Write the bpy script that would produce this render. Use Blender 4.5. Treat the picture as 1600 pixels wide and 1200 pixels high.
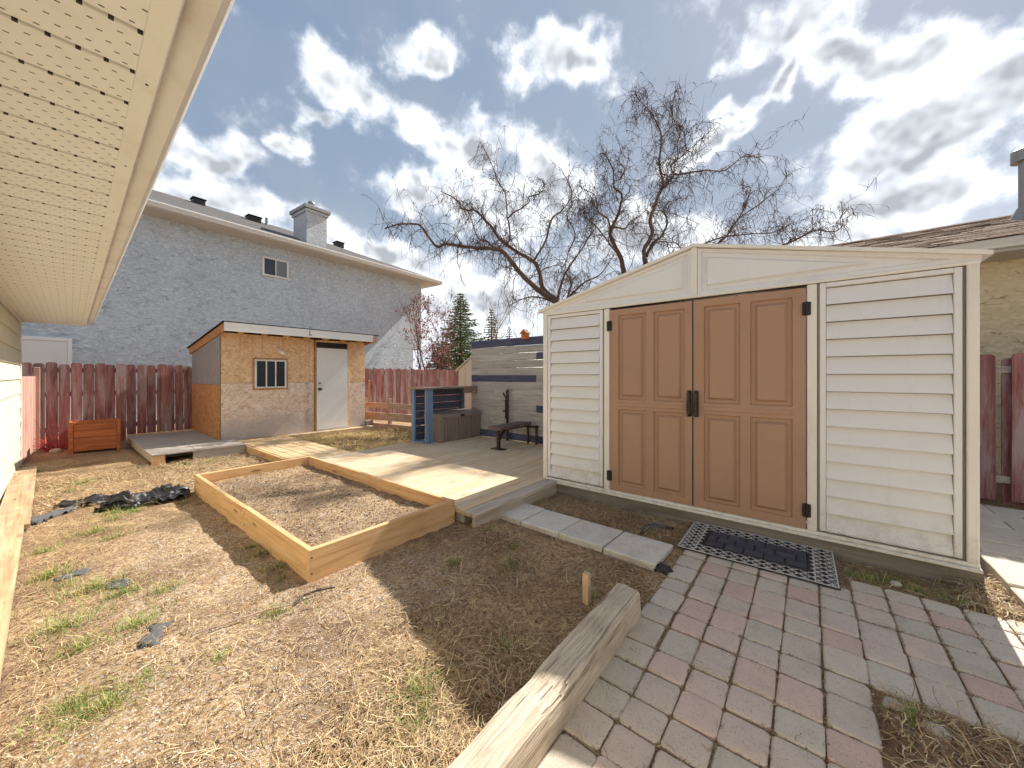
import bpy, math, random
import numpy as np
from mathutils import Vector, Matrix, noise as mnoise
rad = math.radians
random.seed(11)
scene = bpy.context.scene
for o in list(bpy.data.objects):
    bpy.data.objects.remove(o)
col = scene.collection

# ------------------------------------------------------------------ camera, sky, sun, exposure
CAM_H = 1.30
cam_d = bpy.data.cameras.new('camera')
cam = bpy.data.objects.new('camera', cam_d)
col.objects.link(cam)
cam.location = (0, 0, CAM_H)
cam.rotation_euler = (rad(90), 0, rad(38.66 - 90))
cam_d.sensor_width = 36
cam_d.lens = 36 * 580 / 1600
cam_d.shift_y = -13 / 1600
cam_d.clip_start = 0.05
cam_d.clip_end = 2000
scene.camera = cam

SUN_AZ, SUN_EL = -4.8, 44.0
sun_d = bpy.data.lights.new('sun', 'SUN')
sun_d.energy = 2.0
sun_d.angle = rad(0.55)
sun_d.color = (1.0, 0.955, 0.88)
sun = bpy.data.objects.new('sun', sun_d)
col.objects.link(sun)
sv = Vector((math.cos(rad(SUN_EL)) * math.cos(rad(SUN_AZ)), math.cos(rad(SUN_EL)) * math.sin(rad(SUN_AZ)), math.sin(rad(SUN_EL))))
sun.rotation_euler = (-sv).to_track_quat('-Z', 'Y').to_euler()
sun.location = sv * 40

scene.view_settings.view_transform = 'Standard'
scene.view_settings.look = 'None'
scene.view_settings.exposure = 2.03
scene.view_settings.gamma = 1.0
scene.view_settings.use_curve_mapping = False
scene.render.engine = 'CYCLES'
scene.cycles.max_bounces = 5
scene.cycles.use_denoising = True
scene.cycles.adaptive_threshold = 0.025

# ------------------------------------------------------------------ node helpers
def lin(r, g, b):
    f = lambda c: (c / 255 / 12.92) if c / 255 <= 0.04045 else ((c / 255 + 0.055) / 1.055) ** 2.4
    return (f(r), f(g), f(b), 1.0)

class NT:
    def __init__(s, tree):
        s.t = tree
        s.nodes, s.links = tree.nodes, tree.links
    def put(s, sock, val):
        if isinstance(val, bpy.types.NodeSocket):
            s.links.new(val, sock)
        elif val is not None:
            if hasattr(sock.default_value, '__len__') and not hasattr(val, '__len__'):
                val = (val,) * len(sock.default_value)
            sock.default_value = val
    def node(s, typ, **props):
        n = s.nodes.new(typ)
        for k, v in props.items():
            setattr(n, k, v)
        return n
    def math(s, op, a, b=None, clamp=False):
        n = s.node('ShaderNodeMath', operation=op, use_clamp=clamp)
        s.put(n.inputs[0], a)
        if b is not None:
            s.put(n.inputs[1], b)
        return n.outputs[0]
    def vmath(s, op, a, b=None):
        n = s.node('ShaderNodeVectorMath', operation=op)
        s.put(n.inputs[0], a)
        if b is not None:
            s.put(n.inputs[1], b)
        return n.outputs['Value'] if op in ('LENGTH', 'DOT_PRODUCT') else n.outputs[0]
    def mix(s, fac, a, b, blend='MIX'):
        n = s.node('ShaderNodeMix', data_type='RGBA', blend_type=blend)
        s.put(n.inputs[0], fac); s.put(n.inputs[6], a); s.put(n.inputs[7], b)
        return n.outputs[2]
    def mapping(s, vec, scale=(1, 1, 1), rot=(0, 0, 0), loc=(0, 0, 0)):
        n = s.node('ShaderNodeMapping')
        s.put(n.inputs[0], vec)
        n.inputs['Location'].default_value = loc
        n.inputs['Rotation'].default_value = rot
        n.inputs['Scale'].default_value = scale
        return n.outputs[0]
    def noise(s, vec, scale, detail=4, rough=0.55, dist=0.0, out=0):
        n = s.node('ShaderNodeTexNoise')
        s.put(n.inputs['Vector'], vec); s.put(n.inputs['Scale'], scale)
        n.inputs['Detail'].default_value = detail
        n.inputs['Roughness'].default_value = rough
        n.inputs['Distortion'].default_value = dist
        return n.outputs[out]
    def voro(s, vec, scale, feature='F1', out='Distance', rnd=1.0):
        n = s.node('ShaderNodeTexVoronoi', feature=feature)
        s.put(n.inputs['Vector'], vec); s.put(n.inputs['Scale'], scale)
        n.inputs['Randomness'].default_value = rnd
        return n.outputs[out]
    def ramp(s, fac, stops, interp='LINEAR'):
        n = s.node('ShaderNodeValToRGB')
        n.color_ramp.interpolation = interp
        e = n.color_ramp.elements
        while len(e) < len(stops):
            e.new(0.5)
        for i, (p, c) in enumerate(stops):
            e[i].position = p
            e[i].color = c if hasattr(c, '__len__') else (c, c, c, 1)
        s.put(n.inputs[0], fac)
        return n.outputs[0]
    def maprange(s, v, a, b, c=0.0, d=1.0, smooth=True):
        n = s.node('ShaderNodeMapRange', interpolation_type='SMOOTHSTEP' if smooth else 'LINEAR')
        s.put(n.inputs[0], v)
        for i, x in enumerate((a, b, c, d)):
            s.put(n.inputs[i + 1], x)
        return n.outputs[0]
    def sep(s, vec):
        n = s.node('ShaderNodeSeparateXYZ'); s.put(n.inputs[0], vec)
        return n.outputs
    def comb(s, x=0, y=0, z=0):
        n = s.node('ShaderNodeCombineXYZ')
        for i, v in enumerate((x, y, z)):
            s.put(n.inputs[i], v)
        return n.outputs[0]
    def coord(s, rnd=True, kind='Object'):
        v = s.node('ShaderNodeTexCoord').outputs[kind]
        if rnd:
            r = s.node('ShaderNodeObjectInfo').outputs['Random']
            a = s.math('MULTIPLY', r, 71.3)
            v = s.vmath('ADD', v, s.comb(a, s.math('MULTIPLY', r, 37.7), s.math('MULTIPLY', r, 53.1)))
        return v
    def world(s):
        return s.node('ShaderNodeNewGeometry').outputs['Position']
    def rand(s):
        return s.node('ShaderNodeObjectInfo').outputs['Random']
    def bump(s, h, strength=0.3, dist=0.01, normal=None):
        n = s.node('ShaderNodeBump')
        s.put(n.inputs['Height'], h)
        n.inputs['Strength'].default_value = strength
        n.inputs['Distance'].default_value = dist
        if normal is not None:
            s.put(n.inputs['Normal'], normal)
        return n.outputs[0]

def mat(name):
    m = bpy.data.materials.new(name)
    m.use_nodes = True
    m.node_tree.nodes.clear()
    return m, NT(m.node_tree)

def finish(m, k, base, rough=0.7, normal=None, spec=0.4, metal=0.0, transmission=0.0, alpha=None):
    p = k.node('ShaderNodeBsdfPrincipled')
    k.put(p.inputs['Base Color'], base)
    k.put(p.inputs['Roughness'], rough)
    p.inputs['Specular IOR Level'].default_value = spec
    p.inputs['Metallic'].default_value = metal
    p.inputs['Transmission Weight'].default_value = transmission
    if normal is not None:
        k.put(p.inputs['Normal'], normal)
    o = k.node('ShaderNodeOutputMaterial')
    k.links.new(p.outputs[0], o.inputs[0])
    return m

# ------------------------------------------------------------------ world: sky with broken cloud
w = bpy.data.worlds.new('World')
scene.world = w
w.use_nodes = True
w.node_tree.nodes.clear()
k = NT(w.node_tree)
sky = k.node('ShaderNodeTexSky', sky_type='NISHITA')
sky.sun_disc = False
sky.sun_elevation = rad(SUN_EL)
sky.sun_rotation = rad(90 - SUN_AZ)
sky.altitude = 600
sky.air_density = 1.0
sky.dust_density = 0.5
sky.ozone_density = 1.2
dirv = k.vmath('NORMALIZE', k.node('ShaderNodeTexCoord').outputs['Generated'])
dx, dy, dz = k.sep(dirv)
az = k.math('MULTIPLY', k.math('ARCTAN2', dy, dx), 180 / math.pi)
el = k.math('MULTIPLY', k.math('ARCSINE', dz), 180 / math.pi)
warp = k.noise(dirv, 5.5, 3, 0.6, 0.0, out=1)
wx, wy, wz = k.sep(warp)
az2 = k.math('ADD', az, k.math('MULTIPLY', k.math('SUBTRACT', wx, 0.5), 18.0))
el2 = k.math('ADD', el, k.math('MULTIPLY', k.math('SUBTRACT', wy, 0.5), 12.0))
# cumulus drifting over the garden and all round the rest of the sky: azimuth, elevation, half sizes, tilt
CLOUDS = [(64.4, 35.9, 5.9, 4.2, 17), (49.4, 40.1, 5.4, 1.9, 0), (31.8, 40.5, 9.5, 2.6, 9),
          (78.5, 25.8, 6.4, 1.9, -2), (71.0, 28.4, 2.6, 1.6, 9), (79.4, 19.5, 10.5, 4.3, 17), (67.0, 30.6, 3.0, 1.6, 4),
          (45.6, 31.8, 10.0, 2.9, 14), (34.5, 28.6, 9.0, 4.2, 18), (50.5, 25.6, 5.7, 3.2, 5), (40.6, 24.2, 11.0, 4.6, 10),
          (58.6, 17.6, 11.8, 3.2, 10), (-8.2, 22.8, 8.2, 4.4, -6), (-9.6, 18.2, 7.9, 2.7, -4), (-15.0, 25.1, 5.7, 3.3, 8),
          (-7.3, 31.6, 9.5, 2.4, 15), (5.1, 32.4, 4.6, 1.5, -26), (-4.8, 14.6, 6.4, 1.5, 4),
          (19.6, 19.1, 10.0, 3.6, 8), (10.5, 28.2, 4.6, 1.3, -22), (43.6, 10.4, 13.0, 5.0, 0), (2.1, 37.1, 6.0, 2.4, 4), (22, 9, 12, 4, 0)]
rc = random.Random(5)
for i in range(14):  # unseen clouds outside the view, made large to add ambient light
    CLOUDS.append((103 + 16.4 * i + rc.uniform(-6, 6), rc.uniform(10, 55), rc.uniform(9, 17), rc.uniform(4, 8), rc.uniform(-20, 20)))
for a_, e_ in ((10, 56), (65, 62), (-25, 50)):  # unseen clouds overhead, added for more light on the ground
    CLOUDS.append((a_, e_, rc.uniform(12, 18), rc.uniform(4, 7), rc.uniform(-20, 20)))
ae = k.comb(az2, el2, 0)
near = None
for (a0, e0, ra, re_, tl) in CLOUDS:
    mp = k.node('ShaderNodeMapping', vector_type='TEXTURE')
    k.links.new(ae, mp.inputs[0])
    mp.inputs['Location'].default_value = (a0 - 360 if a0 > 180 else a0, e0, 0)
    mp.inputs['Rotation'].default_value = (0, 0, rad(tl))
    mp.inputs['Scale'].default_value = (ra, re_, 1)
    b = k.vmath('LENGTH', mp.outputs[0])
    if near is None:
        near = b
    else:
        near = k.math('SMOOTH_MIN', near, b)
        near.node.inputs[2].default_value = 0.25
dens = k.math('MAXIMUM', k.math('SUBTRACT', 1.0, near), -0.6)
fbm = k.noise(dirv, 10.0, 7, 0.60)
fbm2 = k.noise(k.vmath('ADD', dirv, (3.1, 1.7, 0.4)), 6.0, 2, 0.6)
D = k.math('ADD', dens, k.math('MULTIPLY', k.math('SUBTRACT', fbm, 0.5), 3.0))
alpha = k.math('POWER', k.maprange(D, -0.45, 0.55), 1.3)
veil = k.maprange(fbm2, 0.35, 0.75, 0.10, 0.42)
haze = k.maprange(el, 2.0, 24.0, 0.75, 0.0)
sunward = k.vmath('SUBTRACT', tuple(sv), dirv)
toward = k.vmath('ADD', dirv, k.vmath('MULTIPLY', sunward, (0.035, 0.035, 0.035)))
fbm3 = k.noise(toward, 9.0, 3, 0.55)
fbm4 = k.noise(dirv, 9.0, 3, 0.55)
# bright rims, grey bellies where the cloud is thick, brighter on the flank that faces the sun
thick = k.maprange(k.math('ADD', k.math('MULTIPLY', dens, 0.9), k.math('MULTIPLY', D, 0.35)), 0.05, 1.05)
lit = k.math('SUBTRACT', 1.0, k.math('MULTIPLY', thick, 0.80))
lit = k.math('ADD', lit, k.math('MULTIPLY', k.math('SUBTRACT', fbm4, fbm3), 3.4))
lit = k.math('ADD', lit, k.math('MULTIPLY', k.math('SUBTRACT', fbm2, 0.5), 1.0), clamp=True)
ccol = k.mix(lit, (0.84, 0.89, 0.98, 1), (2.4, 2.47, 2.57, 1))
sky_soft = k.vmath('DIVIDE', sky.outputs[0], k.vmath('ADD', k.vmath('MULTIPLY', sky.outputs[0], (0.90, 0.80, 0.68)), (1.7, 1.7, 1.7)))
skyc = k.mix(veil, sky_soft, (0.72, 0.80, 0.94, 1))
skyc = k.mix(haze, skyc, (1.75, 1.8, 1.9, 1))
fin = k.mix(alpha, skyc, ccol)
bg = k.node('ShaderNodeBackground')
k.links.new(fin, bg.inputs[0])
bg.inputs[1].default_value = 0.15
w.cycles.sampling_method = 'MANUAL'
w.cycles.sample_map_resolution = 256
wo = k.node('ShaderNodeOutputWorld')
k.links.new(bg.outputs[0], wo.inputs[0])

# ------------------------------------------------------------------ mesh helpers
class MB:
    def __init__(s):
        s.v, s.f = [], []
    def add(s, vs, fs, fix=True):
        o = len(s.v)
        vs = [Vector(p) for p in vs]
        if fix:
            c = sum(vs, Vector()) / len(vs)
            g = []
            for f in fs:
                p = [vs[i] for i in f]
                n = Vector()
                for i in range(len(p)):
                    a, b = p[i], p[(i + 1) % len(p)]
                    n += a.cross(b) - c.cross(b) - a.cross(c) if False else (a - c).cross(b - c)
                m = sum(p, Vector()) / len(p)
                g.append(f if n.dot(m - c) >= 0 else f[::-1])
            fs = g
        s.v += [tuple(p) for p in vs]
        s.f += [tuple(i + o for i in f) for f in fs]
        return s
    def box(s, x0, x1, y0, y1, z0, z1, c=0.0):
        h = Vector(((x1 - x0) / 2, (y1 - y0) / 2, (z1 - z0) / 2))
        m = Vector(((x1 + x0) / 2, (y1 + y0) / 2, (z1 + z0) / 2))
        c = min(c, min(h) * 0.8)
        sg = [(i, j, l) for i in (-1, 1) for j in (-1, 1) for l in (-1, 1)]
        if c <= 0:
            vs = [m + Vector((i * h.x, j * h.y, l * h.z)) for i, j, l in sg]
            return s.add(vs, [(0, 1, 3, 2), (4, 6, 7, 5), (0, 4, 5, 1), (2, 3, 7, 6), (0, 2, 6, 4), (1, 5, 7, 3)])
        vs, ix = [], {}
        for a in range(3):
            for g in sg:
                p = [g[b] * (h[b] - (0 if b == a else c)) for b in range(3)]
                ix[(a, g)] = len(vs)
                vs.append(m + Vector(p))
        fs = []
        for a in range(3):
            b, d = [q for q in range(3) if q != a]
            for sa in (-1, 1):
                def key(sb, sd):
                    g = [0, 0, 0]; g[a] = sa; g[b] = sb; g[d] = sd
                    return ix[(a, tuple(g))]
                fs.append((key(-1, -1), key(1, -1), key(1, 1), key(-1, 1)))
        for a, b in ((0, 1), (0, 2), (1, 2)):
            d = 3 - a - b
            for sa in (-1, 1):
                for sb in (-1, 1):
                    def key(ax, sd):
                        g = [0, 0, 0]; g[a] = sa; g[b] = sb; g[d] = sd
                        return ix[(ax, tuple(g))]
                    fs.append((key(a, -1), key(a, 1), key(b, 1), key(b, -1)))
        for g in sg:
            fs.append((ix[(0, g)], ix[(1, g)], ix[(2, g)]))
        return s.add(vs, fs)
    def hexa(s, bottom, top):
        return s.add(list(bottom) + list(top), [(0, 1, 2, 3), (4, 5, 6, 7), (0, 1, 5, 4), (1, 2, 6, 5), (2, 3, 7, 6), (3, 0, 4, 7)])
    def prism(s, poly, axis, a0, a1):
        def P(q, a):
            return {'x': (a, q[0], q[1]), 'y': (q[0], a, q[1]), 'z': (q[0], q[1], a)}[axis]
        n = len(poly)
        vs = [P(q, a0) for q in poly] + [P(q, a1) for q in poly]
        fs = [tuple(range(n)), tuple(range(n, 2 * n))] + [(i, (i + 1) % n, n + (i + 1) % n, n + i) for i in range(n)]
        return s.add(vs, fs)
    def bar(s, a, b, wd, ht, up=(0, 0, 1)):
        a, b = Vector(a), Vector(b)
        d = (b - a).normalized()
        u = Vector(up)
        sd = d.cross(u)
        if sd.length < 1e-4:
            sd = d.cross(Vector((1, 0, 0)))
        sd.normalize(); u = sd.cross(d).normalized()
        sd *= wd / 2; u *= ht / 2
        q = [-sd - u, sd - u, sd + u, -sd + u]
        return s.hexa([a + p for p in q], [b + p for p in q])
    def tube(s, pts, rs, n=6, cap=True):
        pts = [Vector(p) for p in pts]
        o = len(s.v)
        ref = Vector((0.13, 0.27, 0.95)).normalized()
        for i, p in enumerate(pts):
            d = (pts[min(i + 1, len(pts) - 1)] - pts[max(i - 1, 0)])
            d = d.normalized() if d.length > 1e-9 else Vector((0, 0, 1))
            a = d.cross(ref)
            if a.length < 0.05:
                a = d.cross(Vector((1, 0, 0)))
            a.normalize(); b = d.cross(a)
            r = rs[i] if hasattr(rs, '__len__') else rs
            for j in range(n):
                t = 2 * math.pi * j / n
                s.v.append(tuple(p + a * (r * math.cos(t)) + b * (r * math.sin(t))))
        for i in range(len(pts) - 1):
            for j in range(n):
                s.f.append((o + i * n + j, o + i * n + (j + 1) % n, o + (i + 1) * n + (j + 1) % n, o + (i + 1) * n + j))
        if cap:
            s.f.append(tuple(o + j for j in range(n))[::-1])
            s.f.append(tuple(o + (len(pts) - 1) * n + j for j in range(n)))
        return s
    def cyl(s, a, b, r, n=14, r2=None):
        return s.tube([a, b], [r, r if r2 is None else r2], n)
    def build(s, name, m, parent=None, smooth=False):
        off = BASE[parent.name] if parent is not None else Vector()
        me = bpy.data.meshes.new(name)
        me.from_pydata([tuple(Vector(p) - off) for p in s.v], [], s.f)
        me.materials.append(m)
        if smooth:
            me.polygons.foreach_set('use_smooth', [True] * len(me.polygons))
        me.update()
        o = bpy.data.objects.new(name, me)
        col.objects.link(o)
        if parent is not None:
            o.parent = parent
        BASE[o.name] = off
        return o

BASE = {}      # world position of the frame in which an object's parts are given

def tag(o, label, cat=None, group=None, kind=None):
    o['label'] = label
    if cat: o['category'] = cat
    if group: o['group'] = group
    if kind: o['kind'] = kind
    return o

def thing(name, loc, label, cat, group=None, rz=None):
    """an Empty at the base of a thing; with rz its parts are given in its own turned frame"""
    o = bpy.data.objects.new(name, None)
    col.objects.link(o)
    o.location = loc
    BASE[o.name] = Vector(loc) if rz is None else Vector()
    o.rotation_euler = (0, 0, rz or 0.0)
    o.empty_display_size = 0.1
    return tag(o, label, cat, group)

def inst(name, mesh, loc, parent=None, rot=(0, 0, 0), scale=(1, 1, 1)):
    o = bpy.data.objects.new(name, mesh)
    col.objects.link(o)
    off = BASE[parent.name] if parent is not None else Vector()
    o.location = Vector(loc) - off
    o.rotation_euler = rot; o.scale = scale
    if parent is not None:
        o.parent = parent
    return o

def raw_mesh(name, V, F, m, smooth=False, cols=None):
    me = bpy.data.meshes.new(name)
    V = np.asarray(V, dtype=np.float32); F = np.asarray(F, dtype=np.int32)
    me.vertices.add(len(V)); me.vertices.foreach_set('co', V.ravel())
    me.loops.add(F.size); me.loops.foreach_set('vertex_index', F.ravel())
    me.polygons.add(len(F))
    me.polygons.foreach_set('loop_start', np.arange(0, F.size, F.shape[1], dtype=np.int32))
    me.polygons.foreach_set('loop_total', np.full(len(F), F.shape[1], dtype=np.int32))
    if smooth:
        me.polygons.foreach_set('use_smooth', np.ones(len(F), dtype=bool))
    me.update(calc_edges=True)
    if cols is not None:
        a = me.color_attributes.new('tint', 'FLOAT_COLOR', 'POINT')
        a.data.foreach_set('color', np.asarray(cols, dtype=np.float32).ravel())
    me.materials.append(m)
    return me

# ------------------------------------------------------------------ materials
def wood(name, dark, mid, light, axis='x', rough=0.75, grain=1.0, knots=0.5, vary=0.3, grey=None, grey_amt=0.0, spec=0.25, bump=0.35):
    m, k = mat(name)
    v = k.coord()
    st = {'x': (0.7, 11, 11), 'y': (11, 0.7, 11), 'z': (11, 11, 0.7)}[axis]
    fi = {'x': (3.0, 120, 120), 'y': (120, 3.0, 120), 'z': (120, 120, 3.0)}[axis]
    g1 = k.noise(k.mapping(v, scale=st), 2.2 * grain, 5, 0.6, 0.5)
    g2 = k.noise(k.mapping(v, scale=fi), 1.0 * grain, 3, 0.6)
    f = k.math('ADD', k.math('MULTIPLY', g1, 0.68), k.math('MULTIPLY', g2, 0.32))
    c = k.ramp(f, [(0.30, dark), (0.47, mid), (0.66, light)])
    kn = {'x': (1.0, 4, 4), 'y': (4, 1.0, 4), 'z': (4, 4, 1.0)}[axis]
    kd = k.voro(k.mapping(v, scale=kn), 1.9)
    c = k.mix(k.math('MULTIPLY', k.maprange(kd, 0.15, 0.07), knots), c, tuple(x * 0.42 for x in dark[:3]) + (1,))
    blot = k.noise(v, 2.3, 5, 0.65)
    c = k.mix(k.maprange(blot, 0.48, 0.78, 0.0, 0.5), c, dark)
    if grey is not None:
        gn = k.noise(k.mapping(v, scale=tuple(min(q, 5) for q in st)), 1.6, 6, 0.7)
        c = k.mix(k.maprange(gn, 0.62 - 0.4 * grey_amt, 0.80 - 0.4 * grey_amt, 0.0, 0.85), c, grey)
    r = k.math('ADD', 1.0 - vary / 2, k.math('MULTIPLY', k.rand(), vary))
    c = k.mix(1.0, c, k.comb(r, r, r), 'MULTIPLY')
    n = k.bump(f, bump, 0.004)
    return finish(m, k, c, rough, n, spec)

def plain(name, c, rough=0.5, spec=0.4, metal=0.0, dirt=None, dirt_amt=0.25, scale=3.0, bump=0.0, vary=0.0):
    m, k = mat(name)
    v = k.coord()
    n1 = k.noise(v, scale, 6, 0.65)
    d = dirt or tuple(x * 0.6 for x in c[:3]) + (1,)
    cc = k.mix(k.maprange(n1, 0.45, 0.85, 0.0, dirt_amt), c, d)
    if vary:
        r = k.math('ADD', 1.0 - vary / 2, k.math('MULTIPLY', k.rand(), vary))
        cc = k.mix(1.0, cc, k.comb(r, r, r), 'MULTIPLY')
    nn = k.bump(k.noise(v, 140, 3, 0.6), bump, 0.002) if bump else None
    ro = k.math('ADD', rough - 0.06, k.math('MULTIPLY', n1, 0.14))
    return finish(m, k, cc, ro, nn, spec, metal)

def vinyl_mat(name, c, dirt, amt):
    m, k = mat(name)
    v = k.coord()
    n1 = k.noise(v, 2.2, 6, 0.65)
    cc = k.mix(k.maprange(n1, 0.45, 0.85, 0.0, amt), c, dirt)
    x, y, z = k.sep(k.world())
    # rain-splashed soil along the foot of the walls and faint run-off streaks
    sp = k.noise(k.world(), 16, 6, 0.75)
    lim = k.math('ADD', 0.16, k.math('MULTIPLY', k.noise(k.world(), 3.0, 3, 0.6), 0.35))
    f = k.math('MULTIPLY', k.maprange(k.math('SUBTRACT', lim, z), -0.12, 0.16), k.maprange(sp, 0.42, 0.66, 0.1, 0.85))
    cc = k.mix(k.math('MULTIPLY', f, 0.38), cc, lin(150, 124, 98))
    st = k.noise(k.mapping(k.world(), scale=(26, 26, 0.9)), 1.0, 4, 0.6)
    cc = k.mix(k.maprange(st, 0.56, 0.78, 0.0, 0.22), cc, dirt)
    nn = k.bump(k.noise(v, 150, 3, 0.6), 0.06, 0.003)
    ro = k.math('ADD', 0.44, k.math('MULTIPLY', n1, 0.14))
    return finish(m, k, cc, ro, nn, 0.35)

def stucco(name, base, light, dark, sx=1.0):
    m, k = mat(name)
    v = k.coord(False)
    wv = k.vmath('ADD', v, k.vmath('MULTIPLY', k.vmath('SUBTRACT', k.noise(v, 3.0, 4, 0.6, out=1), (0.5, 0.5, 0.5)), (0.25, 0.25, 0.12)))
    mv = k.mapping(wv, scale=(1.0, 1.0, 2.3))
    a = k.noise(mv, 10.5 * sx, 6, 0.62, 0.6)
    cells = k.voro(mv, 8.5 * sx, 'DISTANCE_TO_EDGE')
    crack = k.maprange(cells, 0.0, 0.07, 1.0, 0.0)
    crack = k.math('MULTIPLY', crack, k.maprange(k.noise(mv, 4.0, 3, 0.5), 0.48, 0.66))
    ridge = k.maprange(k.math('ABSOLUTE', k.math('SUBTRACT', a, 0.5)), 0.0, 0.05, 1.0, 0.0)
    big = k.noise(v, 0.55, 5, 0.6)
    fine = k.noise(v, 90, 3, 0.7)
    c = k.mix(k.maprange(a, 0.35, 0.68), base, light)
    c = k.mix(k.math('MULTIPLY', crack, 0.75), c, dark)
    c = k.mix(k.math('MULTIPLY', k.math('MULTIPLY', ridge, k.maprange(big, 0.4, 0.62)), 0.5), c, dark)
    c = k.mix(k.maprange(big, 0.45, 0.8, 0.0, 0.3), c, base)
    h = k.math('ADD', k.math('MULTIPLY', a, 1.0), k.math('ADD', k.math('MULTIPLY', crack, -0.35), k.math('MULTIPLY', fine, 0.12)))
    return finish(m, k, c, 0.9, k.bump(h, 0.8, 0.035), 0.15)

def osb(name, tint, light, dark, weather=None, wamt=0.0, zlo=None):
    m, k = mat(name)
    v = k.coord()
    wv = k.vmath('ADD', v, k.vmath('MULTIPLY', k.vmath('SUBTRACT', k.noise(v, 9.0, 3, 0.5, out=1), (0.5, 0.5, 0.5)), (0.09, 0.09, 0.09)))
    c = tint
    hsum = None
    for i, (ry, sc) in enumerate(((0.30, 1.0), (-0.55, 0.8), (1.25, 1.1), (0.75, 0.75), (-1.1, 1.2), (0.05, 0.9))):
        mp = k.node('ShaderNodeMapping', vector_type='TEXTURE')     # turns first, then stretches: strands lie every way
        k.links.new(wv, mp.inputs[0])
        mp.inputs['Location'].default_value = (3.3 * i, 1.7 * i, 2.1 * i)
        mp.inputs['Rotation'].default_value = (ry * 0.9, ry, 0.0)
        mp.inputs['Scale'].default_value = (1 / (8 * sc), 1 / (8 * sc), 1 / (42 * sc))
        mv = mp.outputs[0]
        nn_ = k.noise(mv, 1.0, 1, 0.4)
        on = k.maprange(nn_, 0.56, 0.60)
        tone = (dark, light, tint, light, dark, tint)[i]
        c = k.mix(k.math('MULTIPLY', on, (0.55, 0.6, 0.8, 0.5, 0.4, 0.7)[i]), c, tone)
        hsum = on if hsum is None else k.math('ADD', hsum, on)
    sp = k.noise(v, 4.5, 6, 0.7)
    c = k.mix(k.maprange(sp, 0.55, 0.75, 0.0, 0.35), c, dark)
    if weather is not None:
        wn = k.noise(v, 2.6, 6, 0.7)
        f = k.maprange(wn, 0.62 - 0.5 * wamt, 0.85 - 0.5 * wamt, 0.0, 0.8)
        if zlo is not None:
            z = k.sep(k.world())[2]
            f = k.math('MAXIMUM', k.math('MULTIPLY', f, 0.5), k.math('MULTIPLY', k.maprange(k.math('ADD', z, k.math('MULTIPLY', wn, -0.9)), zlo, zlo - 0.5), 0.75))
        c = k.mix(f, c, weather)
    return finish(m, k, c, 0.8, k.bump(hsum, 0.25, 0.004), 0.2)

def shingles(name, c1, c2, c3, ry=0.0):
    m, k = mat(name)
    v = k.coord(False)
    b = k.node('ShaderNodeTexBrick')
    k.put(b.inputs['Vector'], v)
    b.inputs['Color1'].default_value = c1; b.inputs['Color2'].default_value = c2; b.inputs['Mortar'].default_value = c3
    b.inputs['Scale'].default_value = 1.0
    b.inputs['Brick Width'].default_value = 0.3; b.inputs['Row Height'].default_value = 0.14
    b.inputs['Mortar Size'].default_value = 0.008
    n = k.noise(v, 60, 4, 0.7)
    c = k.mix(k.maprange(n, 0.3, 0.7, 0.0, 0.5), b.outputs[0], c3)
    return finish(m, k, c, 0.92, k.bump(k.math('ADD', b.outputs['Fac'], n), 0.4, 0.01), 0.15)

MT = {}
MT['vinyl'] = vinyl_mat('cream_vinyl', lin(228, 226, 226), lin(200, 193, 184), 0.25)
MT['vinyl_trim'] = vinyl_mat('cream_trim', lin(232, 227, 218), lin(192, 180, 158), 0.3)
MT['vinyl_grey'] = plain('grey_channel', lin(140, 134, 128), 0.55, 0.3, dirt_amt=0.4, scale=5)
MT['door_brown'] = vinyl_mat('brown_door', lin(174, 138, 114), lin(156, 124, 106), 0.6)
MT['black_metal'] = plain('black_metal', lin(38, 33, 30), 0.45, 0.4, dirt=lin(70, 58, 48), dirt_amt=0.3, scale=20)
MT['dark_handle'] = plain('dark_handle', lin(52, 42, 38), 0.38, 0.5, scale=12)
MT['rust_metal'] = plain('brown_metal', lin(74, 52, 46), 0.6, 0.35, dirt=lin(110, 72, 50), dirt_amt=0.5, scale=16, bump=0.1)
MT['pad'] = plain('bench_vinyl', lin(104, 84, 80), 0.5, 0.35, dirt=lin(140, 124, 118), dirt_amt=0.6, scale=7, bump=0.1)
MT['plinth'] = wood('plinth_wood', lin(92, 84, 76), lin(120, 112, 104), lin(142, 132, 124), 'y', 0.9, knots=0.2)
MT['siding'] = plain('house_siding', lin(218, 213, 190), 0.6, 0.3, dirt=lin(186, 176, 146), dirt_amt=0.4, scale=1.6, bump=0.08, vary=0.05)
MT['alum'] = plain('cream_aluminium', lin(226, 224, 219), 0.45, 0.4, dirt=lin(178, 164, 136), dirt_amt=0.4, scale=4, bump=0.03)
MT['gutter'] = plain('gutter_paint', lin(218, 216, 212), 0.42, 0.45, dirt=lin(160, 146, 122), dirt_amt=0.6, scale=3.2)
MT['gutter_white'] = plain('gutter_white', lin(214, 212, 206), 0.4, 0.45, dirt=lin(160, 150, 138), dirt_amt=0.35, scale=2)
MT['soffit_white'] = plain('soffit_white', lin(196, 192, 186), 0.6, 0.3, dirt_amt=0.25, scale=2)
MT['white_paint'] = plain('white_paint', lin(232, 231, 228), 0.45, 0.4, dirt=lin(190, 180, 165), dirt_amt=0.25, scale=2.5)
MT['white_door'] = plain('white_door', lin(226, 226, 224), 0.4, 0.4, dirt=lin(200, 192, 180), dirt_amt=0.3, scale=1.6)
MT['glass'] = plain('dark_glass', lin(44, 48, 54), 0.08, 0.6, scale=2, dirt_amt=0.1)
MT['glass_curtain'] = plain('curtained_glass', lin(120, 124, 130), 0.12, 0.6, scale=9, dirt_amt=0.3)
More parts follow.
